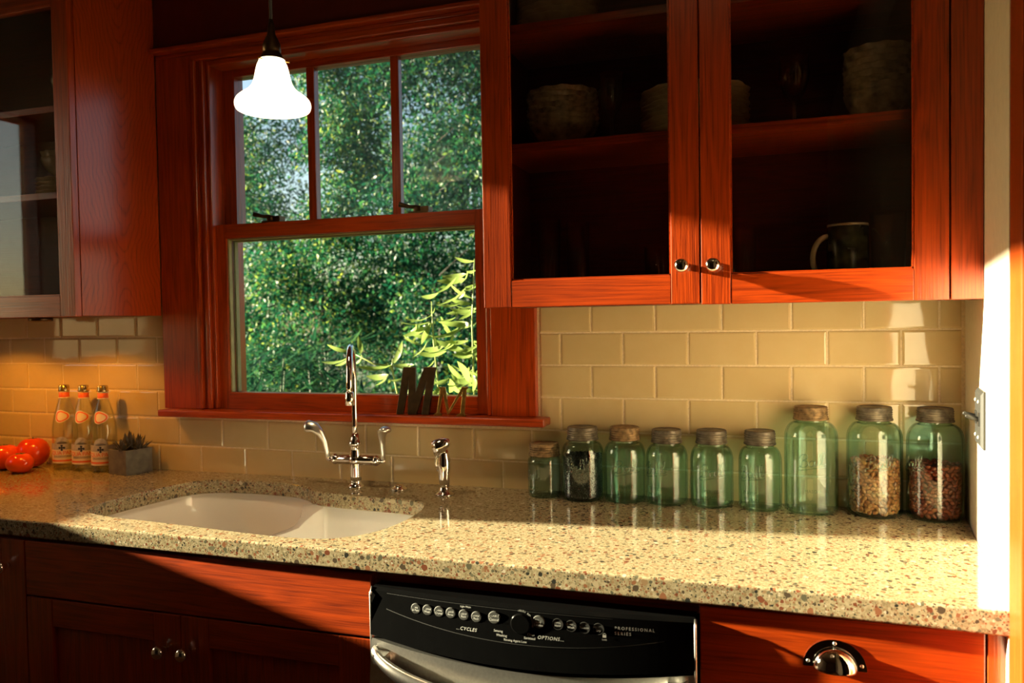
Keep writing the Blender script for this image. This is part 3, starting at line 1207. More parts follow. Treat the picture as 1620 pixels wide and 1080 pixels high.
SX, SY = -.196, -.109
sp = thing('side_sprayer', (SX, SY, CT), 'chrome side sprayer standing right of the faucet', 'sprayer')
m = MB().lathe([(.0235, 0), (.0235, .0025), (.019, .005), (.0135, .009), (.0125, .018), (.0105, .022)], 26, (SX, SY, CT))
m.build('base_flange', CHROME, sp)
m = MB().tube([(SX, SY, CT + .016), (SX, SY, CT + .040), (SX + .001, SY, CT + .070), (SX + .001, SY, CT + .090), (SX, SY, CT + .104), (SX - .001, SY, CT + .112)],
              [.0110, .0145, .0166, .0152, .0120, .0110], 22)
m.build('body', CHROME, sp)
m = MB().tube([(SX + .016, SY, CT + .123), (SX + .011, SY, CT + .127), (SX + .002, SY - .001, CT + .126), (SX - .012, SY - .003, CT + .121), (SX - .023, SY - .004, CT + .117), (SX - .026, SY - .005, CT + .1165)],
              [.0060, .0150, .0195, .0208, .0215, .0200], 22)
m.build('spray_head', CHROME, sp)
m = MB().tube([(SX - .008, SY - .004, CT + .112), (SX - .018, SY - .006, CT + .092), (SX - .019, SY - .006, CT + .078), (SX - .0165, SY - .005, CT + .060)], [.003, .0036, .0040, .0028], 10)
m.build('trigger', CHROME, sp)
hc = MB().lathe([(.0215, 0), (.0215, .003), (.018, .0055), (.013, .006), (.0125, .0105), (.010, .0125), (0, .013)], 28, (-.337, -.083, CT))
o = hc.build('sink_hole_cover', CHROME, base=(-.337, -.083, CT))
tag(o, 'small round chrome cap on the counter between faucet and sprayer', 'cap')

# ------------------------------------------------------------------ jars


def jar_prof(R, H, kind):
    if kind == 'pint':
        sh, nk, nr = .62, .76, .80
    elif kind == 'quart':
        sh, nk, nr = .60, .80, .655
    else:
        sh, nk, nr = .70, .865, .565
    p = [(0, .004), (R * .70, .003), (R * .90, 0), (R * .965, .003), (R * .995, .010), (R, .020), (R, sh * H)]
    for k in range(1, 9):
        a_ = (pi / 2) * k / 8
        p.append((R - (R - R * nr) * (1 - cos(a_)) * 1.0, sh * H + (nk - sh) * H * sin(a_) * .95))
    p += [(R * nr, nk * H), (R * nr * 1.03, nk * H + .003), (R * nr, nk * H + .006), (R * nr, H * .97)]
    return p


def bend(vs, cx, cyy, z0, R, ang, flip=1):
    """wrap flat (x,z) drawing round a cylinder, facing angle ang"""
    out = []
    for x, z, d in vs:
        a_ = ang + x / R
        out.append((cx + (R + d) * cos(a_), cyy + (R + d) * sin(a_), z0 + z))
    return out


SCRIPT = [[(.10, .02), (.18, .45), (.24, .98)],
          [(.02, .72), (.10, .96), (.26, 1.04), (.40, .92), (.38, .70), (.20, .55), (.38, .50), (.44, .28), (.34, .06), (.16, .0), (.04, .12)],
          [(.72, .42), (.60, .48), (.50, .30), (.54, .06), (.66, .06), (.74, .26), (.76, .44), (.74, .14), (.82, .04)],
          [(.82, .04), (.94, .36), (1.04, .84), (.98, 1.0), (.92, .80), (.92, .24), (.98, .04)],
          [(.98, .04), (1.12, .36), (1.24, .90), (1.18, 1.06), (1.10, .84), (1.10, .24), (1.18, .04), (1.32, .20)],
          [(.04, .12), (-.04, -.12), (.10, -.22), (.6, -.14), (1.1, -.12), (1.36, -.04)]]


def emboss(root, cx, cyy, R, z, w, ang, words, wz, ws):
    m = MB()
    sc_ = w / 1.36
    for st in SCRIPT:
        P = [Vector((p[0] - .66, p[1] * .62 + .10 * (p[0] - .66), 0)) * sc_ for p in st]
        Q = []
        for i in range(len(P) - 1):
            p0, p1, p2, p3 = P[max(i - 1, 0)], P[i], P[i + 1], P[min(i + 2, len(P) - 1)]
            for k in range(5):
                u = k / 5
                Q.append(.5 * ((2 * p1) + (p2 - p0) * u + (2 * p0 - 5 * p1 + 4 * p2 - p3) * u * u + (3 * p1 - p0 - 3 * p2 + p3) * u ** 3))
        Q.append(P[-1])
        m.tube(bend([(q.x, q.y, .0002) for q in Q], cx, cyy, z, R, ang), .0011, 6)
    plabel(m.build('embossed_script', EMBOSS, root), 'raised script in the glass')
    m = MB()
    for k, wd_ in enumerate(words):
        vs, fs = text_geo(wd_, ws, 0, .0006)
        m.add(bend([(v[0], v[1] + wz - k * ws * 1.35, v[2]) for v in vs], cx, cyy, z, R + .0006, ang), fs)
    plabel(m.build('embossed_lettering', EMBOSS, root), 'raised capital lettering in the glass')


EMBOSS = glassy('embossed_aqua_glass', (.78, .89, .85), (.22, .42, .36), rough=.08, ior=2.0)


def make_jar(x, y, w, H, kind, lidmat, label, ang, embossed=True, words=('PERFECT', 'MASON')):
    R = w / 2
    root = thing('mason_jar', (x, y, CT), label, 'jar', 'green glass mason jars along the counter')
    p = jar_prof(R, H, kind)
    inner = [(max(0, r - .0032), z + (.0045 if k < 4 else 0)) for k, (r, z) in enumerate(p)][::-1]
    body = MB().lathe(p + inner, 48, (x, y, CT))
    body.build('glass_body', JARGLASS, root)
    if kind == 'pint':
        lh, lr = .235, .92 * R
    elif kind == 'quart':
        lh, lr = .178, .725 * R
    else:
        lh, lr = .125, .645 * R
    z0, z1 = H * (1 - lh), H
    pr = [(lr * .94, z0 + .001), (lr * 1.03, z0), (lr * 1.035, z0 + .003), (lr * .99, z0 + .005)]
    n = 4
    for k in range(n):
        zz = z0 + .005 + (z1 - z0 - .010) * (k + .5) / n
        hh = (z1 - z0 - .010) / n
        pr += [(lr * .955, zz - hh * .42), (lr * 1.0, zz - hh * .1), (lr * 1.0, zz + hh * .1), (lr * .955, zz + hh * .42)]
    pr += [(lr * .97, z1 - .003), (lr * .93, z1 - .0005), (lr * .84, z1), (lr * .80, z1 - .0012), (0, z1 - .0012)]
    lid = MB().lathe(pr, 40, (x, y, CT), wob=lambda a_, j: .006 * sin(3 * a_ + x * 9) + .003 * sin(23 * a_))
    plabel(lid.build('lid', lidmat, root), 'ridged weathered zinc lid')
    if embossed:
        if kind == 'half':
            emboss(root, x, y, R, CT + H * .46, R * 1.05, ang, words, -.054, .0100)
        elif kind == 'quart':
            emboss(root, x, y, R, CT + H * .42, R * 1.25, ang, words, -.034, .0105)
        else:
            emboss(root, x, y, R, CT + H * .36, R * 1.1, ang, words, -.022, .0080)
    return root


FR = -pi / 2
J = [(.0514, -.0546, .0835, .1317, 'pint', ZINC2, 'shortest green glass jar, at the left end of the row of jars', -.75),
     (.1505, -.0605, .1044, .1762, 'quart', ZINC, 'quart green glass jar holding black beans, second in the row', -.35),
     (.2521, -.0504, .0999, .1777, 'quart', ZINC2, 'empty quart green jar with pale rusted lid, next to the black beans', .12),
     (.3527, -.0519, .0980, .1746, 'quart', ZINC, 'empty quart green jar fourth in the row, script at its left side', -.62),
     (.4562, -.0510, .0975, .1760, 'quart', ZINC, 'empty quart green jar fifth in the row, with dark-patched lid', .05),
     (.5639, -.0551, .0952, .1782, 'quart', ZINC, 'empty quart green jar just left of the tall empty jar', -.42),
     (.6730, -.0535, .1142, .2351, 'half', ZINC2, 'tall empty half-gallon green jar with rusty lid', .06),
     (.8032, -.0500, .1143, .2370, 'half', ZINC, 'tall half-gallon green jar filled with tan pinto beans', .22),
     (.9215, -.0560, .1120, .2373, 'half', ZINC, 'tall half-gallon green jar filled with red beans beside the right wall', -.9)]
for j in J:
    to_cam = atan2(-1.943 - j[1], .6012 - j[0])
    make_jar(*j[:4], j[4], j[5], j[6], to_cam + j[7], words=('MASON',) if j[4] == 'half' else ('PERFECT', 'MASON'))


def beans(name, x, y, R, z1, ln, wd_, color, label, seed):
    rg = random.Random(seed)
    m = MB()

    def bean(p, axis, nrm):
        A = Vector(axis).normalized()
        N = Vector(nrm).normalized()
        B = A.cross(N).normalized()
        N = B.cross(A)
        vs, fs = [], []
        nu, nv = 7, 5
        for j in range(nv + 1):
            th = pi * j / nv
            for i in range(nu):
                a_ = 2 * pi * i / nu
                q = A * (cos(th) * ln / 2) + (B * cos(a_) * .52 + N * sin(a_) * .42) * sin(th) * wd_
                vs.append(p + q)
        for j in range(nv):
            for i in range(nu):
                fs.append((j * nu + i, (j + 1) * nu + i, (j + 1) * nu + (i + 1) % nu, j * nu + (i + 1) % nu))
        m.add(vs, fs, 0, True)
    ri = R - .0040 - wd_ * .45
    dz = wd_ * .80
    rows = int(z1 / dz)
    for k in range(rows + 1):
        z = .008 + wd_ * .4 + k * dz
        cnt = int(2 * pi * ri / (ln * .80))
        for i in range(cnt):
            a_ = 2 * pi * (i + .5 * (k % 2) + rg.uniform(-.22, .22)) / cnt
            rr = ri - rg.uniform(0, wd_ * .3)
            if z < .018:
                rr *= .95
            p = Vector((x + rr * cos(a_), y + rr * sin(a_), CT + z + rg.uniform(-.25, .25) * dz))
            tang = Vector((-sin(a_), cos(a_), 0))
            t_ = rg.uniform(-1.1, 1.1)
            bean(p, tang * cos(t_) + Vector((0, 0, 1)) * sin(t_), Vector((cos(a_), sin(a_), 0)))
    nt = int(3.0 * (ri / ln) ** 2)
    for k in range(nt):
        rr = ri * sqrt(rg.random())
        a_ = rg.uniform(0, 2 * pi)
        p = Vector((x + rr * cos(a_), y + rr * sin(a_), CT + .008 + rows * dz + rg.uniform(0, .006)))
        bean(p, (rg.uniform(-1, 1), rg.uniform(-1, 1), rg.uniform(-.3, .3)), (0, 0, 1))
    m.lathe([(0, .009), (ri - wd_ * 1.3, .009), (ri - wd_ * 1.3, .004 + rows * dz), (0, .004 + rows * dz)], 20, (x, y, CT))
    t = NT(name + '_skin')
    g = t.new('ShaderNodeNewGeometry')
    c = t.ramp(g.outputs['Random Per Island'], color)
    t.bsdf(c, .28, 0, None, .5)
    o = m.build(name, t.m, base=(x, y, CT))
    tag(o, label, 'beans', kind='stuff')


beans('black_beans', .1505, -.0605, .0522, .098, .0075, .0056, [(0, (.006, .005, .005)), (1, (.022, .016, .014))], 'small black beans filling half of the second jar', 1)
beans('pinto_beans', .8032, -.0500, .0571, .112, .0140, .0094, [(0, (.33, .085, .026)), (.5, (.48, .145, .048)), (1, (.60, .24, .095))], 'tan pinto beans filling the tall jar second from the right wall', 2)
beans('red_beans', .9215, -.0560, .0560, .110, .0145, .0092, [(0, (.15, .014, .006)), (.6, (.26, .030, .011)), (1, (.38, .065, .022))], 'dark red beans filling the jar beside the right wall', 3)

# ------------------------------------------------------------------ bottles, planter, tomatoes


def make_bottle(x, y, label, ang):
    root = thing('water_bottle', (x, y, CT), label, 'bottle', 'clear water bottles by the planter')
    R = .0365
    p = [(0, .006), (R * .8, .004), (R * .92, 0), (R, .006), (R, .120), (R * .985, .128), (R * .93, .146), (R * .80, .170), (R * .62, .196), (R * .46, .216), (R * .385, .226), (R * .37, .246), (R * .41, .248), (R * .41, .253), (R * .36, .256)]
    inner = [(max(0, r - .0022), z + (.003 if k < 3 else 0)) for k, (r, z) in enumerate(p)][::-1]
    MB().lathe(p + inner, 36, (x, y, CT)).build('glass_body', BOTTLEGLASS, root)
    wp = [(0, .0075)] + [(max(.001, r - .0026), z) for r, z in p[3:10]] + [(0, .2158)]
    wm = MB().lathe(wp, 28, (x, y, CT))
    plabel(wm.build('water', WATER, root), 'clear still water')
    m = MB().lathe([(.0148, .240), (.0160, .241), (.0160, .244), (.0150, .247), (.0148, .257), (.0125, .2595), (0, .2600)], 30, (x, y, CT), wob=lambda a_, j: .035 * sin(21 * a_) if j in (1, 2) else 0)
    plabel(m.build('cap', CAPGOLD, root), 'gold crown cap')
    m = MB().lathe([(.0160, .2185), (.0146, .2260), (.0147, .2400)], 30, (x, y, CT), mi=0)
    for zz in (.2205, .2385):
        m.lathe([(.0163 if zz < .23 else .0149, zz - .0014), (.0160 if zz < .23 else .0149, zz + .0014)], 30, (x, y, CT), mi=1)
    plabel(m.build('neck_band', [ORANGE, LABEL], root), 'orange neck band')

    def rad_at(z):
        for (r0, z0), (r1, z1) in zip(p[3:], p[4:]):
            if z0 <= z <= z1 and z1 > z0:
                return r0 + (r1 - r0) * (z - z0) / (z1 - z0)
        return R

    def wrap(poly, mat_i, mb, lift, n=10):
        """fan-fill a convex-ish outline of (x,z) and wrap it on the glass"""
        cx_ = sum(q[0] for q in poly) / len(poly)
        cz_ = sum(q[1] for q in poly) / len(poly)
        vs, fs = [], []
        rings = 5
        for k in range(rings + 1):
            for q in poly:
                X, Z_ = cx_ + (q[0] - cx_) * k / rings, cz_ + (q[1] - cz_) * k / rings
                r = rad_at(Z_) + lift
                a_ = ang + X / max(.02, r)
                vs.append((x + r * cos(a_), y + r * sin(a_), CT + Z_))
        n_ = len(poly)
        for k in range(rings):
            fs += [(k * n_ + i, k * n_ + (i + 1) % n_, (k + 1) * n_ + (i + 1) % n_, (k + 1) * n_ + i) for i in range(n_)]
        mb.add(vs, fs, mat_i)

    def oval(cx_, cz_, a_, b_, k):
        out = []
        for i in range(32):
            th = 2 * pi * i / 32
            rr = 1 + .10 * cos(3 * th + .0)
            out.append((cx_ + a_ * rr * cos(th) * k, cz_ + b_ * rr * sin(th) * k))
        return out
    m = MB()
    for i, (k, mi) in enumerate(((1.0, 0), (.86, 1), (.66, 0))):
        wrap(oval(0, .165, .0215, .0185, k), mi, m, .0005 + .0003 * i)
    plabel(m.build('shoulder_badge', [LABEL, ORANGE], root), 'white oval badge with orange ring')
    m = MB()

    def strip(x0, x1, z0, z1, mi, lift):
        vs, fs = [], []
        n_ = 24
        for i in range(n_ + 1):
            X = x0 + (x1 - x0) * i / n_
            a_ = ang + X / R
            for z in (z0, z1):
                vs.append((x + (R + lift) * cos(a_), y + (R + lift) * sin(a_), CT + z))
        fs = [(2 * i, 2 * i + 2, 2 * i + 3, 2 * i + 1) for i in range(n_)]
        m.add(vs, fs, mi)
    hw_ = .054
    strip(-hw_, hw_, .022, .082, 0, .0005)
    strip(-hw_, hw_, .064, .082, 1, .0008)
    # arched top of the label
    arcp = [(.021 * cos(pi * k / 16), .080 + .0235 * sin(pi * k / 16)) for k in range(17)]
    wrap(arcp, 1, m, .0008)
    strip(-hw_ * .85, hw_ * .85, .0275, .0325, 2, .0009)
    for z in (.0405, .0440):
        strip(-.028, .028, z, z + .0012, 3, .0009)
    strip(.0340, .0425, .028, .042, 1, .0012)
    # small four-lobed cross emblem
    for dx, dz in ((0, .0062), (0, -.0062), (.0062, 0), (-.0062, 0), (0, 0)):
        wrap([(dx + .0034 * cos(2 * pi * k / 10), .0695 + dz + .0034 * sin(2 * pi * k / 10)) for k in range(10)], 4, m, .0014)
    vs, fs = text_geo('ACQUA PANNA', .0162, 0, 0, spacing=.86)
    m.add(bend([(v[0], v[1], .0014) for v in vs], x, y, CT + .0535, R, ang), fs, 2)
    plabel(m.build('paper_label', [LABEL, LABELGREY, ORANGE, PRINTDIM, DARKPRINT], root), 'cream paper label with orange lettering')


WATER = glassy('still_water', (.97, .98, .97), (.80, .84, .80), ior=1.08)
for x, y, lab in ((-1.489, -.0600, 'leftmost of the three clear water bottles on the counter'),
                  (-1.4115, -.0600, 'middle of the three clear water bottles on the counter'),
                  (-1.3345, -.0620, 'clear water bottle partly hidden behind the square planter')):
    make_bottle(x, y, lab, atan2(-1.943 - y, .6012 - x) - .30)

# planter: three corners seen: left, front, right
pc = Vector((-1.2012, -.1156))
ev = (Vector((-1.2853, -.0973)) - pc)
eu = ev.normalized() * .086
ew = Vector((-eu.y, eu.x)) * -1
if ew.y < 0:
    ew = -ew
quad = [pc, pc + eu, pc + eu + ew, pc + ew]
cen = sum((q for q in quad), Vector((0, 0))) / 4
pl_ = thing('potted_succulent', (cen.x, cen.y, CT), 'small grey square planter with dark spiky succulents beside the bottles', 'plant')
m = MB()
sh_ = lambda f: [(cen.x + (q.x - cen.x) * f, cen.y + (q.y - cen.y) * f) for q in quad]
o4, i4 = sh_(1.0), sh_(.86)
vs = [(a_, b_, CT) for a_, b_ in o4] + [(a_, b_, CT + .073) for a_, b_ in o4] + [(a_, b_, CT + .073) for a_, b_ in i4] + [(a_, b_, CT + .055) for a_, b_ in i4]
fs = [(0, 1, 2, 3)] + [(k * 4 + i, k * 4 + (i + 1) % 4, k * 4 + 4 + (i + 1) % 4, k * 4 + 4 + i) for k in range(3) for i in range(4)]
m.add(vs, fs).build('pot', POT, pl_, bevel=.001)
MB().prism([(a_, b_) for a_, b_ in sh_(.86)], CT + .054, CT + .066).build('soil', SOIL, pl_)
# one leaf mesh shared by all leaves
lm = MB()
vs, fs = [], []
for k, (t_, w_) in enumerate(((0, .35), (.25, .85), (.5, 1.0), (.75, .62), (1.0, .04))):
    for a_ in range(6):
        th = 2 * pi * a_ / 6
        vs.append((cos(th) * w_ * .125, sin(th) * w_ * .06 + .10 * t_ * t_, t_))
fs = [(k * 6 + i, k * 6 + (i + 1) % 6, (k + 1) * 6 + (i + 1) % 6, (k + 1) * 6 + i) for k in range(4) for i in range(6)]
lm.add(vs, fs, 0, True)
proto = None
rg = random.Random(5)
heads = [(cen.x, cen.y, .048, 15), (cen.x + .026, cen.y + .006, .036, 11), (cen.x - .030, cen.y + .008, .034, 11), (cen.x - .004, cen.y - .026, .034, 11), (cen.x + .004, cen.y + .03, .04, 10)]
for hx, hy, ln_, cnt in heads:
    for k in range(cnt):
        el = radians(78 - 62 * (k / cnt)) + rg.uniform(-.1, .1)
        az = k * 2.4 + rg.uniform(-.2, .2)
        L_ = ln_ * rg.uniform(.8, 1.15)
        d = Vector((cos(el) * cos(az), cos(el) * sin(az), sin(el)))
        q = d.to_track_quat('Z', 'Y')
        M = Matrix.Translation((hx - cen.x, hy - cen.y, .064)) @ q.to_matrix().to_4x4() @ Matrix.Diagonal((L_ * 1.35, L_ * 1.35, L_ * 1.15, 1))
        if proto is None:
            proto = lm.build('leaf', LEAF_SUCC, pl_, base=(0, 0, 0))
            BASE[proto.name] = BASE[pl_.name]
            proto.matrix_local = M
        else:
            copy_part(proto, pl_, M)


def tomato(x, y, r, h, label, seed):
    root = thing('tomato', (x, y, CT), label, 'tomato', 'ripe tomatoes on the counter')
    prof = []
    for k in range(17):
        a_ = -pi / 2 + pi * k / 16
        rr = r * cos(a_) ** .92 if k not in (0, 16) else 0
        zz = h / 2 + h / 2 * sin(a_)
        if k > 12:
            zz -= .10 * h * ((k - 12) / 4) ** 2 * (1 if k == 16 else .35)
        prof.append((max(rr, 0), zz))
    MB().lathe(prof, 36, (x, y, CT), wob=lambda a_, j: .025 * sin(5 * a_ + seed) + .015 * sin(3 * a_ + seed * 2)).build('flesh', TOMATO, root)
    m = MB()
    for k in range(5):
        a_ = 2 * pi * k / 5 + seed
        m.tube([(x, y, CT + h * .93), (x + .010 * cos(a_), y + .010 * sin(a_), CT + h * .955), (x + .018 * cos(a_), y + .018 * sin(a_), CT + h * .93)], [.003, .0026, .0006], 6)
    m.tube([(x, y, CT + h * .92), (x + .002, y, CT + h * 1.0)], [.0025, .0015], 6)
    m.build('calyx', STEM, root)


tomato(-1.567, -.152, .0385, .060, 'smallest tomato, in front of the other two', 1.0)
tomato(-1.618, -.066, .0475, .093, 'largest tomato, right behind the small one', 2.2)
tomato(-1.672, -.120, .0480, .078, 'tomato cut off by the left edge of the photo', 3.7)

# ------------------------------------------------------------------ letters on the stool


def letter(name, poly, y0, y1, mat_, label, lean):
    zb = 1.1037
    z0 = min(p[1] for p in poly)
    pts = [(p[0], p[1] - z0 + zb) for p in poly]
    m = MB().prism(pts, y0, y1, axis='y')
    cx_ = sum(p[0] for p in pts) / len(pts)
    M = Matrix.Translation((cx_, y1, zb)) @ Matrix.Rotation(-lean, 4, 'X') @ Matrix.Translation((-cx_, -y1, -zb))
    o = m.xf(M).build(name, mat_, base=(cx_, (y0 + y1) / 2, zb), bevel=.0007)
    return tag(o, label, 'letter', 'metal letters on the window stool')


letter('metal_letter', [(-.3504, 1.2268), (-.3153, 1.2270), (-.3117, 1.1578), (-.2898, 1.2271), (-.2563, 1.2272), (-.2721, 1.1005), (-.2914, 1.1005),
                        (-.2814, 1.189), (-.3078, 1.1005), (-.3315, 1.1005), (-.3336, 1.1922), (-.3459, 1.1005), (-.3657, 1.1005)],
       -.034, -.026, DARKMETAL, 'large dark block letter M leaning on the window sash', .14)
letter('metal_letter', [(-.2391, 1.1751), (-.2211, 1.1753), (-.2104, 1.1147), (-.1736, 1.1759), (-.1580, 1.1761), (-.1581, 1.1715), (-.1620, 1.1688), (-.1668, 1.108),
                        (-.1635, 1.103), (-.1635, 1.0995), (-.1890, 1.0995), (-.1890, 1.103), (-.1779, 1.1081), (-.1730, 1.1613), (-.2136, 1.0995),
                        (-.2275, 1.1568), (-.2365, 1.1086), (-.2305, 1.1042), (-.2306, 1.0995), (-.2527, 1.0995), (-.2526, 1.1036), (-.2445, 1.1085), (-.2352, 1.1696), (-.2392, 1.1705)],
       -.041, -.036, BRASS, 'small brass serif letter M standing right of the dark letter', .06)

# ------------------------------------------------------------------ pendant lamp
LX, LY = -.472, -.40
pn = thing('pendant_lamp', (LX, LY, 1.83), 'lit white bell-shaped glass pendant hanging in front of the window', 'lamp')
m = MB().tube([(LX, LY, 2.018), (LX - .001, LY, 2.25), (LX, LY, 2.600)], .0038, 10)
m.build('cord', BLACKCORD, pn)
m = MB().lathe([(.0045, .205), (.0075, .190), (.0090, .172), (.0150, .160), (.0195, .150), (.0205, .134), (.0185, .131), (.0215, .128), (.0250, .120), (.0275, .112), (.0270, .108)], 28, (LX, LY, 1.83))
plabel(m.build('socket', BRONZE, pn), 'dark bronze socket and shade holder')
m = MB()
for k in range(3):
    a_ = radians(20 + 120 * k)
    m.tube([(LX + .026 * cos(a_), LY + .026 * sin(a_), 1.9405), (LX + .036 * cos(a_), LY + .036 * sin(a_), 1.9405), (LX + .039 * cos(a_), LY + .039 * sin(a_), 1.9405)], [.0014, .0014, .003], 8)
m.build('holder_screw', BRASS, pn)
sh = [(.0285, .113), (.0300, .108), (.0335, .100), (.0370, .086), (.0405, .070), (.0460, .055), (.0560, .043), (.0690, .034), (.0800, .024), (.0835, .013), (.0810, .003), (.0760, .000), (.0740, .001)]
fine = []
for i in range(len(sh) - 1):
    q0, q1, q2, q3 = [Vector(sh[max(0, min(len(sh) - 1, i + k))]) for k in (-1, 0, 1, 2)]
    for k in range(4):
        u = k / 4
        fine.append(tuple(.5 * ((2 * q1) + (q2 - q0) * u + (2 * q0 - 5 * q1 + 4 * q2 - q3) * u * u + (3 * q1 - q0 - 3 * q2 + q3) * u ** 3)))
sh = fine + [sh[-1]]
m = MB().lathe([(r, z) for r, z in sh] + [(r - .003, z + .001) for r, z in sh[::-1][1:]], 64, (LX, LY, 1.832), closed=True)
plabel(m.build('shade', OPAL, pn), 'glowing white opal glass bell shade')
m = MB().ball((LX, LY, 1.885), .018, 16, 10, 0, (1, 1, 1.2))
m.build('bulb', BULB, pn)
pd = bpy.data.lights.new('pendant_light', 'POINT')
pd.energy = 20.0
pd.color = (1.0, .74, .42)
pd.shadow_soft_size = .022
plo = bpy.data.objects.new('pendant_light', pd)
COL.objects.link(plo)
plo.location = (LX, LY, 1.918)

# ------------------------------------------------------------------ dishes in the cabinets


def scallop(amp, k):
    return lambda a_, j: amp * sin(k * a_)


def stack(kind, x, y, z, r, h1, step, cnt, mats, label, cat, group, deco=False):
    first = None
    for i in range(cnt):
        lab = '%s, %s' % (label, ['bottom one', 'second up', 'third up', 'fourth up', 'fifth up', 'sixth up', 'seventh up', 'eighth up', 'ninth up'][i] if i < cnt - 1 else 'topmost one')
        if first is None:        # the lowest bowl may wear a pattern of its own
            if kind == 'bowl':
                p = [(0, .002), (r * .42, 0), (r * .46, .004), (r * .70, h1 * .30), (r * .90, h1 * .66), (r, h1), (r * .97, h1 + .001), (r * .87, h1 * .68), (r * .66, h1 * .34), (r * .3, .009), (0, .008)]
            else:
                p = [(0, .001), (r * .5, 0), (r * .62, .002), (r, h1), (r * .99, h1 + .002), (r * .62, .006), (0, .0055)]
            m = MB().lathe(p, 44, (0, 0, 0), wob=lambda a_, j: (.02 * sin(12 * a_)) if 3 <= j <= 7 else 0)
            vs = []
            for (vx, vy, vz) in m.v:
                a_ = atan2(vy, vx)
                rr_ = sqrt(vx * vx + vy * vy) / r
                vs.append((vx, vy, vz + .0022 * sin(12 * a_) * max(0, rr_ - .6)))
            m.v = vs
            o = m.build(kind, DISHDEC if deco else mats[0], base=(0, 0, 0))
            o.location = (x, y, z + step * i)
            if not (deco and i == 0):
                first = o
        else:
            o = first.copy()
            COL.objects.link(o)
            o.location = (x + random.uniform(-.001, .001), y, z + step * i)
            o.rotation_euler.z = i * .37
        tag(o, lab, cat, group)


stack('bowl', .140, -.165, SHELF[1] + .0005, .082, .062, .0115, 7, [DISH], 'scalloped cream bowl in the stack on the left shelf', 'bowl', 'bowls stacked behind the left glass door', True)
stack('plate', .435, -.160, SHELF[1] + .0005, .116, .018, .0105, 9, [DISH], 'wavy-edged plate in the stack behind the door joint', 'plate', 'plates stacked on the middle shelf')
stack('bowl', .800, -.165, SHELF[1] + .0005, .066, .062, .0125, 8, [DISH], 'scalloped cream bowl in the stack on the right shelf', 'bowl', 'bowls stacked behind the right glass door', True)
stack('plate', .130, -.165, SHELF[2] + .0005, .095, .030, .012, 5, [DISH], 'deep plate in the stack on the top left shelf', 'plate', 'plates stacked on the top shelf')
stack('plate', -1.345, -.15, 1.7185, .085, .018, .012, 4, [DISH], 'plate in the stack inside the left cabinet', 'plate', 'plates inside the left cabinet')
stack('bowl', -1.345, -.15, 1.7795, .070, .055, .016, 2, [DISH], 'bowl on the plates inside the left cabinet', 'bowl', 'bowls inside the left cabinet')


def tumbler(x, y, z, r, h, label, name='drinking_glass', flare=1.05, group='clear glasses in the wall cabinets'):
    p = [(0, .004), (r * .86, 0), (r * .90, .002), (r * flare, h), (r * flare - .0012, h), (r * .86, .010), (0, .009)]
    o = MB().lathe(p, 30, (x, y, z)).build(name, TUMBLER, base=(x, y, z))
    tag(o, label, 'glass', group)


def goblet(x, y, z, r, h, label):
    p = [(0, .002), (r * .8, 0), (r * .8, .003), (.005, .010), (.004, h * .40), (.009, h * .44), (r * .7, h * .54), (r, h * .74), (r * .92, h), (r * .92 - .001, h), (r - .0012, h * .74), (r * .66, h * .56), (0, h * .48)]
    o = MB().lathe(p, 30, (x, y, z)).build('goblet', TUMBLER, base=(x, y, z))
    tag(o, label, 'glass', 'clear glasses in the wall cabinets')


z0 = SHELF[0] + .0005
tumbler(.098, -.150, z0, .027, .185, 'tall clear tumbler at the lower left of the right-hand cabinet')
tumbler(.158, -.110, z0, .027, .180, 'clear tumbler behind the tall one, lower left of the right-hand cabinet')
tumbler(.352, -.165, z0, .029, .110, 'short cut-glass tumbler left of the left chrome knob')
tumbler(.532, -.165, z0, .030, .140, 'clear tumbler just right of the right chrome knob')
tumbler(.820, -.150, z0, .034, .160, 'clear glass standing right of the mug')
goblet(.253, -.165, SHELF[1] + .0005, .030, .165, 'stemmed clear glass between the bowls and the plates')
goblet(.640, -.150, SHELF[1] + .0005, .032, .160, 'stemmed clear glass left of the right bowl stack')
goblet(-1.35, -.16, 1.9505, .032, .14, 'stemmed clear glass on the upper shelf of the left cabinet')
goblet(-1.27, -.16, 1.9505, .032, .14, 'stemmed clear glass nearest the side panel, left cabinet')
tumbler(-1.27, -.16, CZ0 + .0185, .03, .14, 'clear tumbler on the floor of the left cabinet')
mg = thing('mug', (.742, -.165, z0), 'mottled dark green mug with a cream rim in the right cabinet', 'mug')
m = MB().lathe([(0, .003), (.036, 0), (.040, .004), (.041, .090), (.0395, .136), (.0365, .136), (.037, .090), (.036, .010), (0, .009)], 34, (.742, -.165, z0))
m.build('body', MUGDARK, mg)
m = MB().lathe([(.0400, .1335), (.0400, .1385), (.0362, .1385), (.0362, .1335)], 34, (.742, -.165, z0), closed=True)
plabel(m.build('rim', DISH, mg), 'cream rim')
m = MB().tube([(.742 - .038 - .030 * sin(pi * k / 12), -.172, z0 + .070 + .045 * cos(pi * k / 12)) for k in range(13)], .0058, 10)
plabel(m.build('handle', DISH, mg), 'cream handle')

# ------------------------------------------------------------------ light switch on the right wall
ys0, ys1, zs0, zs1 = -.355, -.258, 1.108, 1.212
sw = thing('light_switch', (wallx(-.3), -.305, 1.16), 'pewter double toggle switch plate on the right wall', 'switch')


def onwall(pts, off):
    return [(wallx(y_) - off, y_, z_) for y_, z_ in pts]


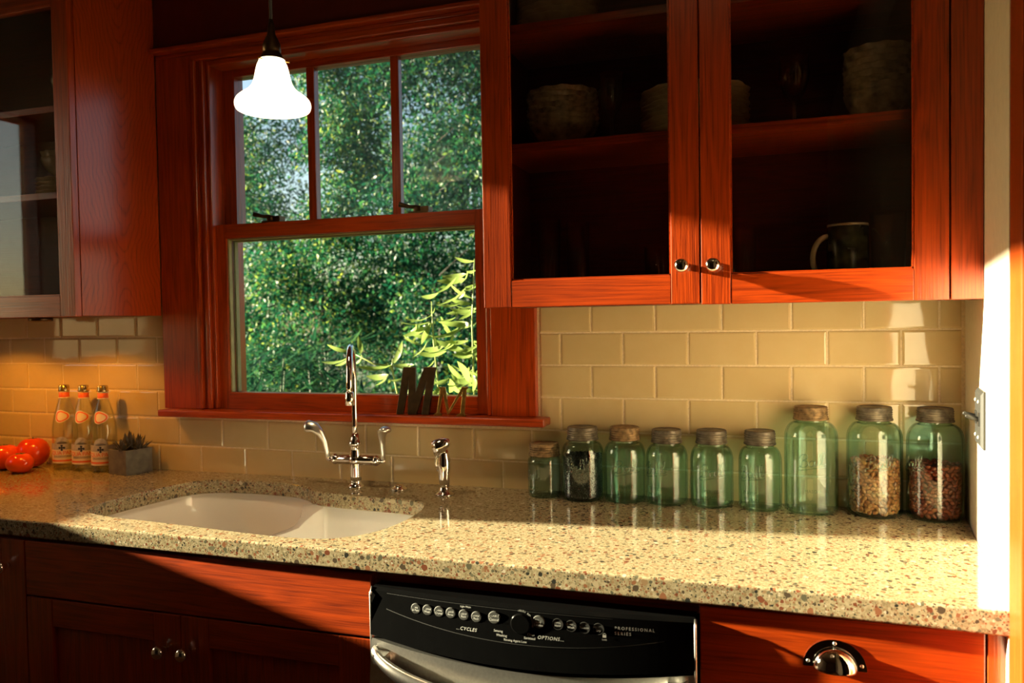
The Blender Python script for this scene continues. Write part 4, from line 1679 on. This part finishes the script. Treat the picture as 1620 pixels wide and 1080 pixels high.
m = MB()
A = onwall([(ys0, zs0), (ys1, zs0), (ys1, zs1), (ys0, zs1)], .0005)
B = onwall([(ys0, zs0), (ys1, zs0), (ys1, zs1), (ys0, zs1)], .004)
Cc = onwall([(ys0 + .006, zs0 + .006), (ys1 - .006, zs0 + .006), (ys1 - .006, zs1 - .006), (ys0 + .006, zs1 - .006)], .008)
m.add(A + B + Cc, [(0, 1, 2, 3), (8, 9, 10, 11)] + [(k * 4 + i, k * 4 + (i + 1) % 4, k * 4 + 4 + (i + 1) % 4, k * 4 + 4 + i) for k in range(2) for i in range(4)])
m.build('plate', PEWTER, sw, bevel=.001)
for yy in (-.329, -.284):
    for zz in (1.128, 1.192):
        m = MB().ball((wallx(yy) - .009, yy, zz), .0038, 10, 6, 0, (.7, 1, 1))
        m.build('screw', WHITEKNOB, sw)
    m = MB()
    m.box(wallx(yy) - .010, wallx(yy) - .007, yy - .006, yy + .006, 1.148, 1.172)
    m.tube([(wallx(yy) - .008, yy, 1.160), (wallx(yy) - .024, yy, 1.165), (wallx(yy) - .030, yy, 1.167)], [.0048, .0040, .0034], 10)
    m.build('toggle', plain('dark_toggle', (.010, .009, .007), .4), sw, bevel=.0008)

# ------------------------------------------------------------------ lamps of the room
for x, lab in ((-1.72, 'under-cabinet puck lamp over the tomatoes'), (-1.36, 'under-cabinet puck lamp over the bottles')):
    y = -.245
    pk = thing('puck_lamp', (x, y, CZ0), lab, 'lamp', 'puck lamps under the left cabinet')
    MB().lathe([(.030, 0), (.030, -.010), (.024, -.013), (.024, -.010), (0, -.010)], 24, (x, y, CZ0 - .0005)).build('housing', BRONZE, pk)
    MB().lathe([(.022, -.0108), (.018, -.0125), (0, -.0128)], 20, (x, y, CZ0 - .0005)).build('lens', OPAL, pk)
    ld = bpy.data.lights.new('halogen', 'SPOT')
    ld.energy = 4.6
    ld.color = (1.0, .37, .02)
    ld.spot_size = radians(146)
    ld.spot_blend = .35
    ld.shadow_soft_size = .015
    lo = bpy.data.objects.new('halogen', ld)
    COL.objects.link(lo)
    lo.location = (x, y, CZ0 - .018)

tl = thing('ceiling_lamp', (.35, -1.45, 2.62), 'ceiling lamp with a ring of eight small warm bulbs above the viewer', 'lamp')
MB().lathe([(0, 0), (.30, 0), (.30, -.012), (.285, -.018), (0, -.018)], 36, (.35, -1.45, 2.619)).build('ceiling_plate', BRONZE, tl)
for k in range(8):
    a_ = 2 * pi * k / 8
    bx, by = .35 + .24 * cos(a_), -1.45 + .24 * sin(a_)
    MB().lathe([(.018, .602), (.018, .580), (.012, .572), (0, .572)], 16, (bx, by, 2.0)).build('bulb_socket', BRONZE, tl)
    MB().ball((bx, by, 2.556), .013, 14, 8).build('bulb', BULB, tl)

# ================================================================== THE GARDEN
m = MB().box(-40, 8, .13, 40, -.62, -.50)
tag(m.build('ground', GROUND), kind='structure')


def leaf_cloud(name, centers, radii, count, size, mat_, parent, seed, aspect=.42, droop=.3):
    """thousands of small folded leaves (two quads each), one mesh"""
    rng = np.random.default_rng(seed)
    centers = np.array(centers, float)
    radii = np.array(radii, float)
    wgt = radii ** 2
    pick = rng.choice(len(centers), count, p=wgt / wgt.sum())
    d = rng.normal(size=(count, 3))
    d /= np.linalg.norm(d, axis=1)[:, None]
    rr = radii[pick] * rng.random(count) ** .45
    pos = centers[pick] + d * rr[:, None] * np.array([1, 1, .85])
    ax = rng.normal(size=(count, 3)) + d * .6
    ax[:, 2] -= droop
    ax /= np.linalg.norm(ax, axis=1)[:, None]
    ref = rng.normal(size=(count, 3))
    sd_ = np.cross(ax, ref)
    sd_ /= np.linalg.norm(sd_, axis=1)[:, None]
    nm = np.cross(ax, sd_)
    L = size * rng.uniform(.6, 1.3, count)[:, None]
    W = L * aspect
    tip, mid = pos + ax * L, pos + ax * L * .5 + nm * L * .06
    l, r = pos + ax * L * .45 - sd_ * W * .5, pos + ax * L * .45 + sd_ * W * .5
    V = np.stack([pos, l, tip, mid, r], 1).reshape(-1, 3)
    b = BASE[parent.name]
    V = V - np.array(b)
    k = np.arange(count)[:, None] * 5
    F = np.concatenate([k + np.array([[0, 3, 1]]), k + np.array([[1, 3, 2]]), k + np.array([[0, 4, 3]]), k + np.array([[3, 4, 2]])], 0)
    me = bpy.data.meshes.new(name)
    me.vertices.add(len(V))
    me.vertices.foreach_set('co', V.ravel())
    me.loops.add(F.size)
    me.loops.foreach_set('vertex_index', F.ravel().astype(np.int32))
    me.polygons.add(len(F))
    me.polygons.foreach_set('loop_start', np.arange(0, F.size, 3, dtype=np.int32))
    me.update(calc_edges=True)
    me.materials.append(mat_)
    o = bpy.data.objects.new(name, me)
    COL.objects.link(o)
    o.parent = parent
    o['kind'] = 'stuff'
    return o


def tree(x, y, h, spread, z_lo, nl, size, mat_, label, seed, trunk_r=.09, clumps=26):
    rg = random.Random(seed)
    root = thing('tree', (x, y, -.5), label, 'tree', 'garden trees beyond the window')
    cs, rs = [], []
    m = MB()
    m.tube([(x, y, -.5), (x + rg.uniform(-.06, .06), y, h * .15), (x + rg.uniform(-.06, .06), y, h * .26), (x, y, h * (.40 if seed == 11 else .30))], [trunk_r * 1.3, trunk_r, trunk_r * .7, trunk_r * .2], 10)
    for k in range(clumps):
        z = z_lo + (h - z_lo) * (k + rg.random()) / clumps
        f = (z - z_lo) / (h - z_lo)
        w = spread * (1 - .55 * f) * sqrt(rg.random())
        a_ = rg.uniform(0, 2 * pi)
        c = (x + w * cos(a_), y + w * sin(a_) * .8, z)
        cs.append(c)
        rs.append(rg.uniform(.38, .70) * spread * .75)
        m.tube([(x, y, max(-.2, z - w * .5)), ((x + c[0]) / 2, (y + c[1]) / 2, z - w * .12), c], [.006, .004, .002], 6)
    m.build('trunk', BARK, root)
    leaf_cloud('foliage', cs, rs, nl, size, mat_, root, seed)


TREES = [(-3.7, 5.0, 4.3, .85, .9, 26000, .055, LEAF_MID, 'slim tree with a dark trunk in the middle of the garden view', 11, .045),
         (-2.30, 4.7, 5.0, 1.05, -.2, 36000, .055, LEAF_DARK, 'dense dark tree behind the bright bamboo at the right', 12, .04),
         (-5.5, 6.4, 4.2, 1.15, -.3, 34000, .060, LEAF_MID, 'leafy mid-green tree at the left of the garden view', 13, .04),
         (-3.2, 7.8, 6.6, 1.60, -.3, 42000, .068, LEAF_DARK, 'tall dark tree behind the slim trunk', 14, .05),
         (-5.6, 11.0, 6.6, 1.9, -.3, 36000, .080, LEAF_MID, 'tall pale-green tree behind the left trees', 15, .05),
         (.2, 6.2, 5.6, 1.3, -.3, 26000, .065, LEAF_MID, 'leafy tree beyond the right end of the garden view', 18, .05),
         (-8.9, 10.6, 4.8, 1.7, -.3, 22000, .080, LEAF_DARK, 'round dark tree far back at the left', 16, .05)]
for T in TREES:
    tree(*T)
hg = thing('hedge', (-6.5, 12.5, -.5), 'long dark hedge closing the far end of the garden', 'hedge')
rg = random.Random(77)
hc_ = [(rg.uniform(-13.0, 3.5), 14 + rg.uniform(-.4, .4), rg.uniform(-.2, 2.0)) for k in range(140)]
leaf_cloud('foliage', hc_, [.75] * 140, 40000, .10, LEAF_DARK, hg, 78)


def blade(m, base_, tip, w, bendv, n=6, fold=.25):
    """a long bamboo leaf: lens outline, folded along its midrib, curving by bendv"""
    B, T = Vector(base_), Vector(tip)
    ax = (T - B)
    L = ax.length
    ax.normalize()
    side = ax.cross(Vector(bendv)).normalized()
    nrm = side.cross(ax)
    vs, fs = [], []
    for k in range(n + 1):
        t_ = k / n
        wd_ = w * .5 * (sin(pi * min(1, t_ * .92 + .06)) ** .8) if 0 < k < n else .0006
        p = B + ax * L * t_ + nrm * (-L * .10 * sin(pi * t_))
        vs += [p - side * wd_, p - nrm * wd_ * fold, p + side * wd_]
    for k in range(n):
        for i in range(2):
            fs.append((k * 3 + i, k * 3 + i + 1, (k + 1) * 3 + i + 1, (k + 1) * 3 + i))
    m.add(vs, fs, 0, True)


# dark grassy bamboo clump at the lower left
gc = thing('bamboo_grass', (-2.75, 2.3, -.5), 'dark fountain-shaped bamboo grass at the lower left of the garden', 'plant')
m = MB()
rg = random.Random(21)
for k in range(1500):
    cx_, cy_ = rg.choice([(-2.35, 2.2), (-2.75, 2.6), (-2.05, 2.5), (-3.05, 2.9), (-2.45, 3.0)])
    top = rg.uniform(.2, 1.75)
    a_ = rg.uniform(0, 2 * pi)
    b_ = (cx_ + rg.gauss(0, .16), cy_ + rg.gauss(0, .16), -.5 + top)
    L_ = rg.uniform(.22, .42)
    e_ = rg.uniform(-.6, .35)
    blade(m, b_, (b_[0] + L_ * cos(a_) * cos(e_), b_[1] + L_ * sin(a_) * cos(e_), b_[2] + L_ * sin(e_)), rg.uniform(.018, .03), (0, 0, 1), 4)
m.build('foliage', LEAF_GRASS, gc)['kind'] = 'stuff'
m = MB()
for k in range(26):
    cx_, cy_ = rg.choice([(-2.35, 2.2), (-2.75, 2.6), (-2.05, 2.5), (-3.05, 2.9), (-2.45, 3.0)])
    m.tube([(cx_ + rg.gauss(0, .08), cy_ + rg.gauss(0, .08), -.5), (cx_ + rg.gauss(0, .14), cy_ + rg.gauss(0, .14), rg.uniform(.6, 1.2))], [.008, .004], 6)
m.build('stems', plain('shaded_culm', (.05, .08, .03), .5), gc)['kind'] = 'stuff'

# bright bamboo right outside the glass: every leaf a part
BL = [(-0.395, 0.558, 1.492, -0.503, 0.562, 1.489), (-0.4, 0.579, 1.51, -0.496, 0.59, 1.504), (-0.375, 0.62, 1.479, -0.405, 0.577, 1.464), (-0.381, 0.522, 1.457, -0.421, 0.556, 1.426), (-0.41, 0.561, 1.414, -0.495, 0.535, 1.406), (-0.474, 0.679, 1.432, -0.538, 0.676, 1.426), (-0.45, 0.654, 1.404, -0.474, 0.651, 1.365), (-0.556, 0.622, 1.349, -0.657, 0.587, 1.35), (-0.558, 0.622, 1.369, -0.675, 0.658, 1.363), (-0.55, 0.604, 1.344, -0.669, 0.628, 1.3), (-0.556, 0.627, 1.344, -0.575, 0.584, 1.271), (-0.547, 0.641, 1.401, -0.574, 0.65, 1.366), (-0.401, 0.568, 1.342, -0.482, 0.521, 1.349), (-0.469, 0.658, 1.365, -0.536, 0.656, 1.353), (-0.441, 0.635, 1.332, -0.528, 0.673, 1.3), (-0.476, 0.634, 1.306, -0.528, 0.676, 1.252), (-0.48, 0.583, 1.246, -0.611, 0.613, 1.24), (-0.493, 0.591, 1.263, -0.599, 0.635, 1.254), (-0.395, 0.661, 1.247, -0.469, 0.62, 1.235), (-0.349, 0.542, 1.266, -0.419, 0.513, 1.249), (-0.74, 0.674, 1.191, -0.69, 0.668, 1.281), (-0.704, 0.62, 1.195, -0.612, 0.6, 1.198), (-0.703, 0.601, 1.196, -0.835, 0.59, 1.193), (-0.693, 0.576, 1.177, -0.76, 0.585, 1.124), (-0.718, 0.613, 1.16, -0.834, 0.654, 1.153), (-0.839, 0.629, 1.235, -0.873, 0.672, 1.301), (-0.854, 0.657, 1.231, -0.907, 0.706, 1.194), (-0.548, 0.627, 1.212, -0.563, 0.594, 1.189), (-0.427, 0.658, 1.188, -0.478, 0.704, 1.15), (-0.468, 0.665, 1.128, -0.503, 0.672, 1.162), (-0.413, 0.634, 1.155, -0.375, 0.605, 1.182), (-0.388, 0.653, 1.351, -0.431, 0.66, 1.329), (-0.366, 0.566, 1.389, -0.338, 0.522, 1.421), (-0.394, 0.657, 1.528, -0.45, 0.706, 1.527), (-0.831, 0.534, 1.232, -0.966, 0.564, 1.21), (-0.861, 0.586, 1.246, -0.932, 0.551, 1.273), (-0.85, 0.567, 1.226, -0.927, 0.594, 1.195)]
rg = random.Random(34)
for k in range(34):                       # leaves up the culms at the right of the pane
    bx, bz_ = rg.choice([(-.40, 1.42), (-.53, 1.30), (-.36, 1.36), (-.35, 1.25), (-.42, 1.28), (-.38, 1.50)])
    bx, by, bz_ = bx - abs(rg.gauss(0, .05)), rg.uniform(.52, .74), bz_ + rg.gauss(0, .04)
    a_, e_, L_ = rg.choice([pi, pi, 0]) + rg.gauss(0, .5), rg.gauss(-.15, .4), rg.uniform(.075, .12)
    BL.append((bx, by, bz_, bx + L_ * cos(a_) * cos(e_), by + L_ * sin(a_) * cos(e_), bz_ + L_ * sin(e_)))
rg = random.Random(33)
for k in range(74):                       # the thicket at the lower right corner of the pane
    bx, by, bz_ = rg.uniform(-.62, -.24), rg.uniform(.45, 1.1), rg.uniform(1.02, 1.25)
    if bz_ > 1.17 and bx < -.5:
        bz_ -= .1
    a_, e_, L_ = rg.uniform(0, 2 * pi), rg.uniform(-.6, .8), rg.uniform(.07, .13)
    BL.append((bx, by, bz_, bx + L_ * cos(a_) * cos(e_), by + L_ * sin(a_) * cos(e_), bz_ + L_ * sin(e_)))
bb = thing('bamboo', (-.5, .62, -.5), 'bright backlit bamboo with long pointed leaves right outside the window', 'plant')
for q in BL:
    m = MB()
    L_ = (Vector(q[3:]) - Vector(q[:3])).length
    blade(m, q[:3], q[3:], min(.026, max(.013, L_ * .23)), (rg.uniform(-.5, .5), rg.uniform(-1.0, -.2), rg.uniform(.3, 1)), 6)
    m.build('leaf', LEAF_BAMBOO, bb)
for pth in ([(-.42, .72, -.5), (-.40, .64, .9), (-.39, .60, 1.35), (-.37, .58, 1.56)],
            [(-.52, .74, -.5), (-.53, .66, .9), (-.55, .63, 1.30), (-.55, .62, 1.42)],
            [(-.64, .72, -.5), (-.66, .64, .9), (-.705, .61, 1.19), (-.70, .61, 1.22)],
            [(-.70, .61, 1.192), (-.78, .615, 1.20), (-.852, .60, 1.238)],
            [(-.34, .66, -.5), (-.34, .62, 1.0), (-.345, .60, 1.30)]):
    MB().tube(pth, [.0045] + [.0032] * (len(pth) - 2) + [.0012], 7).build('culm', CULM, bb)
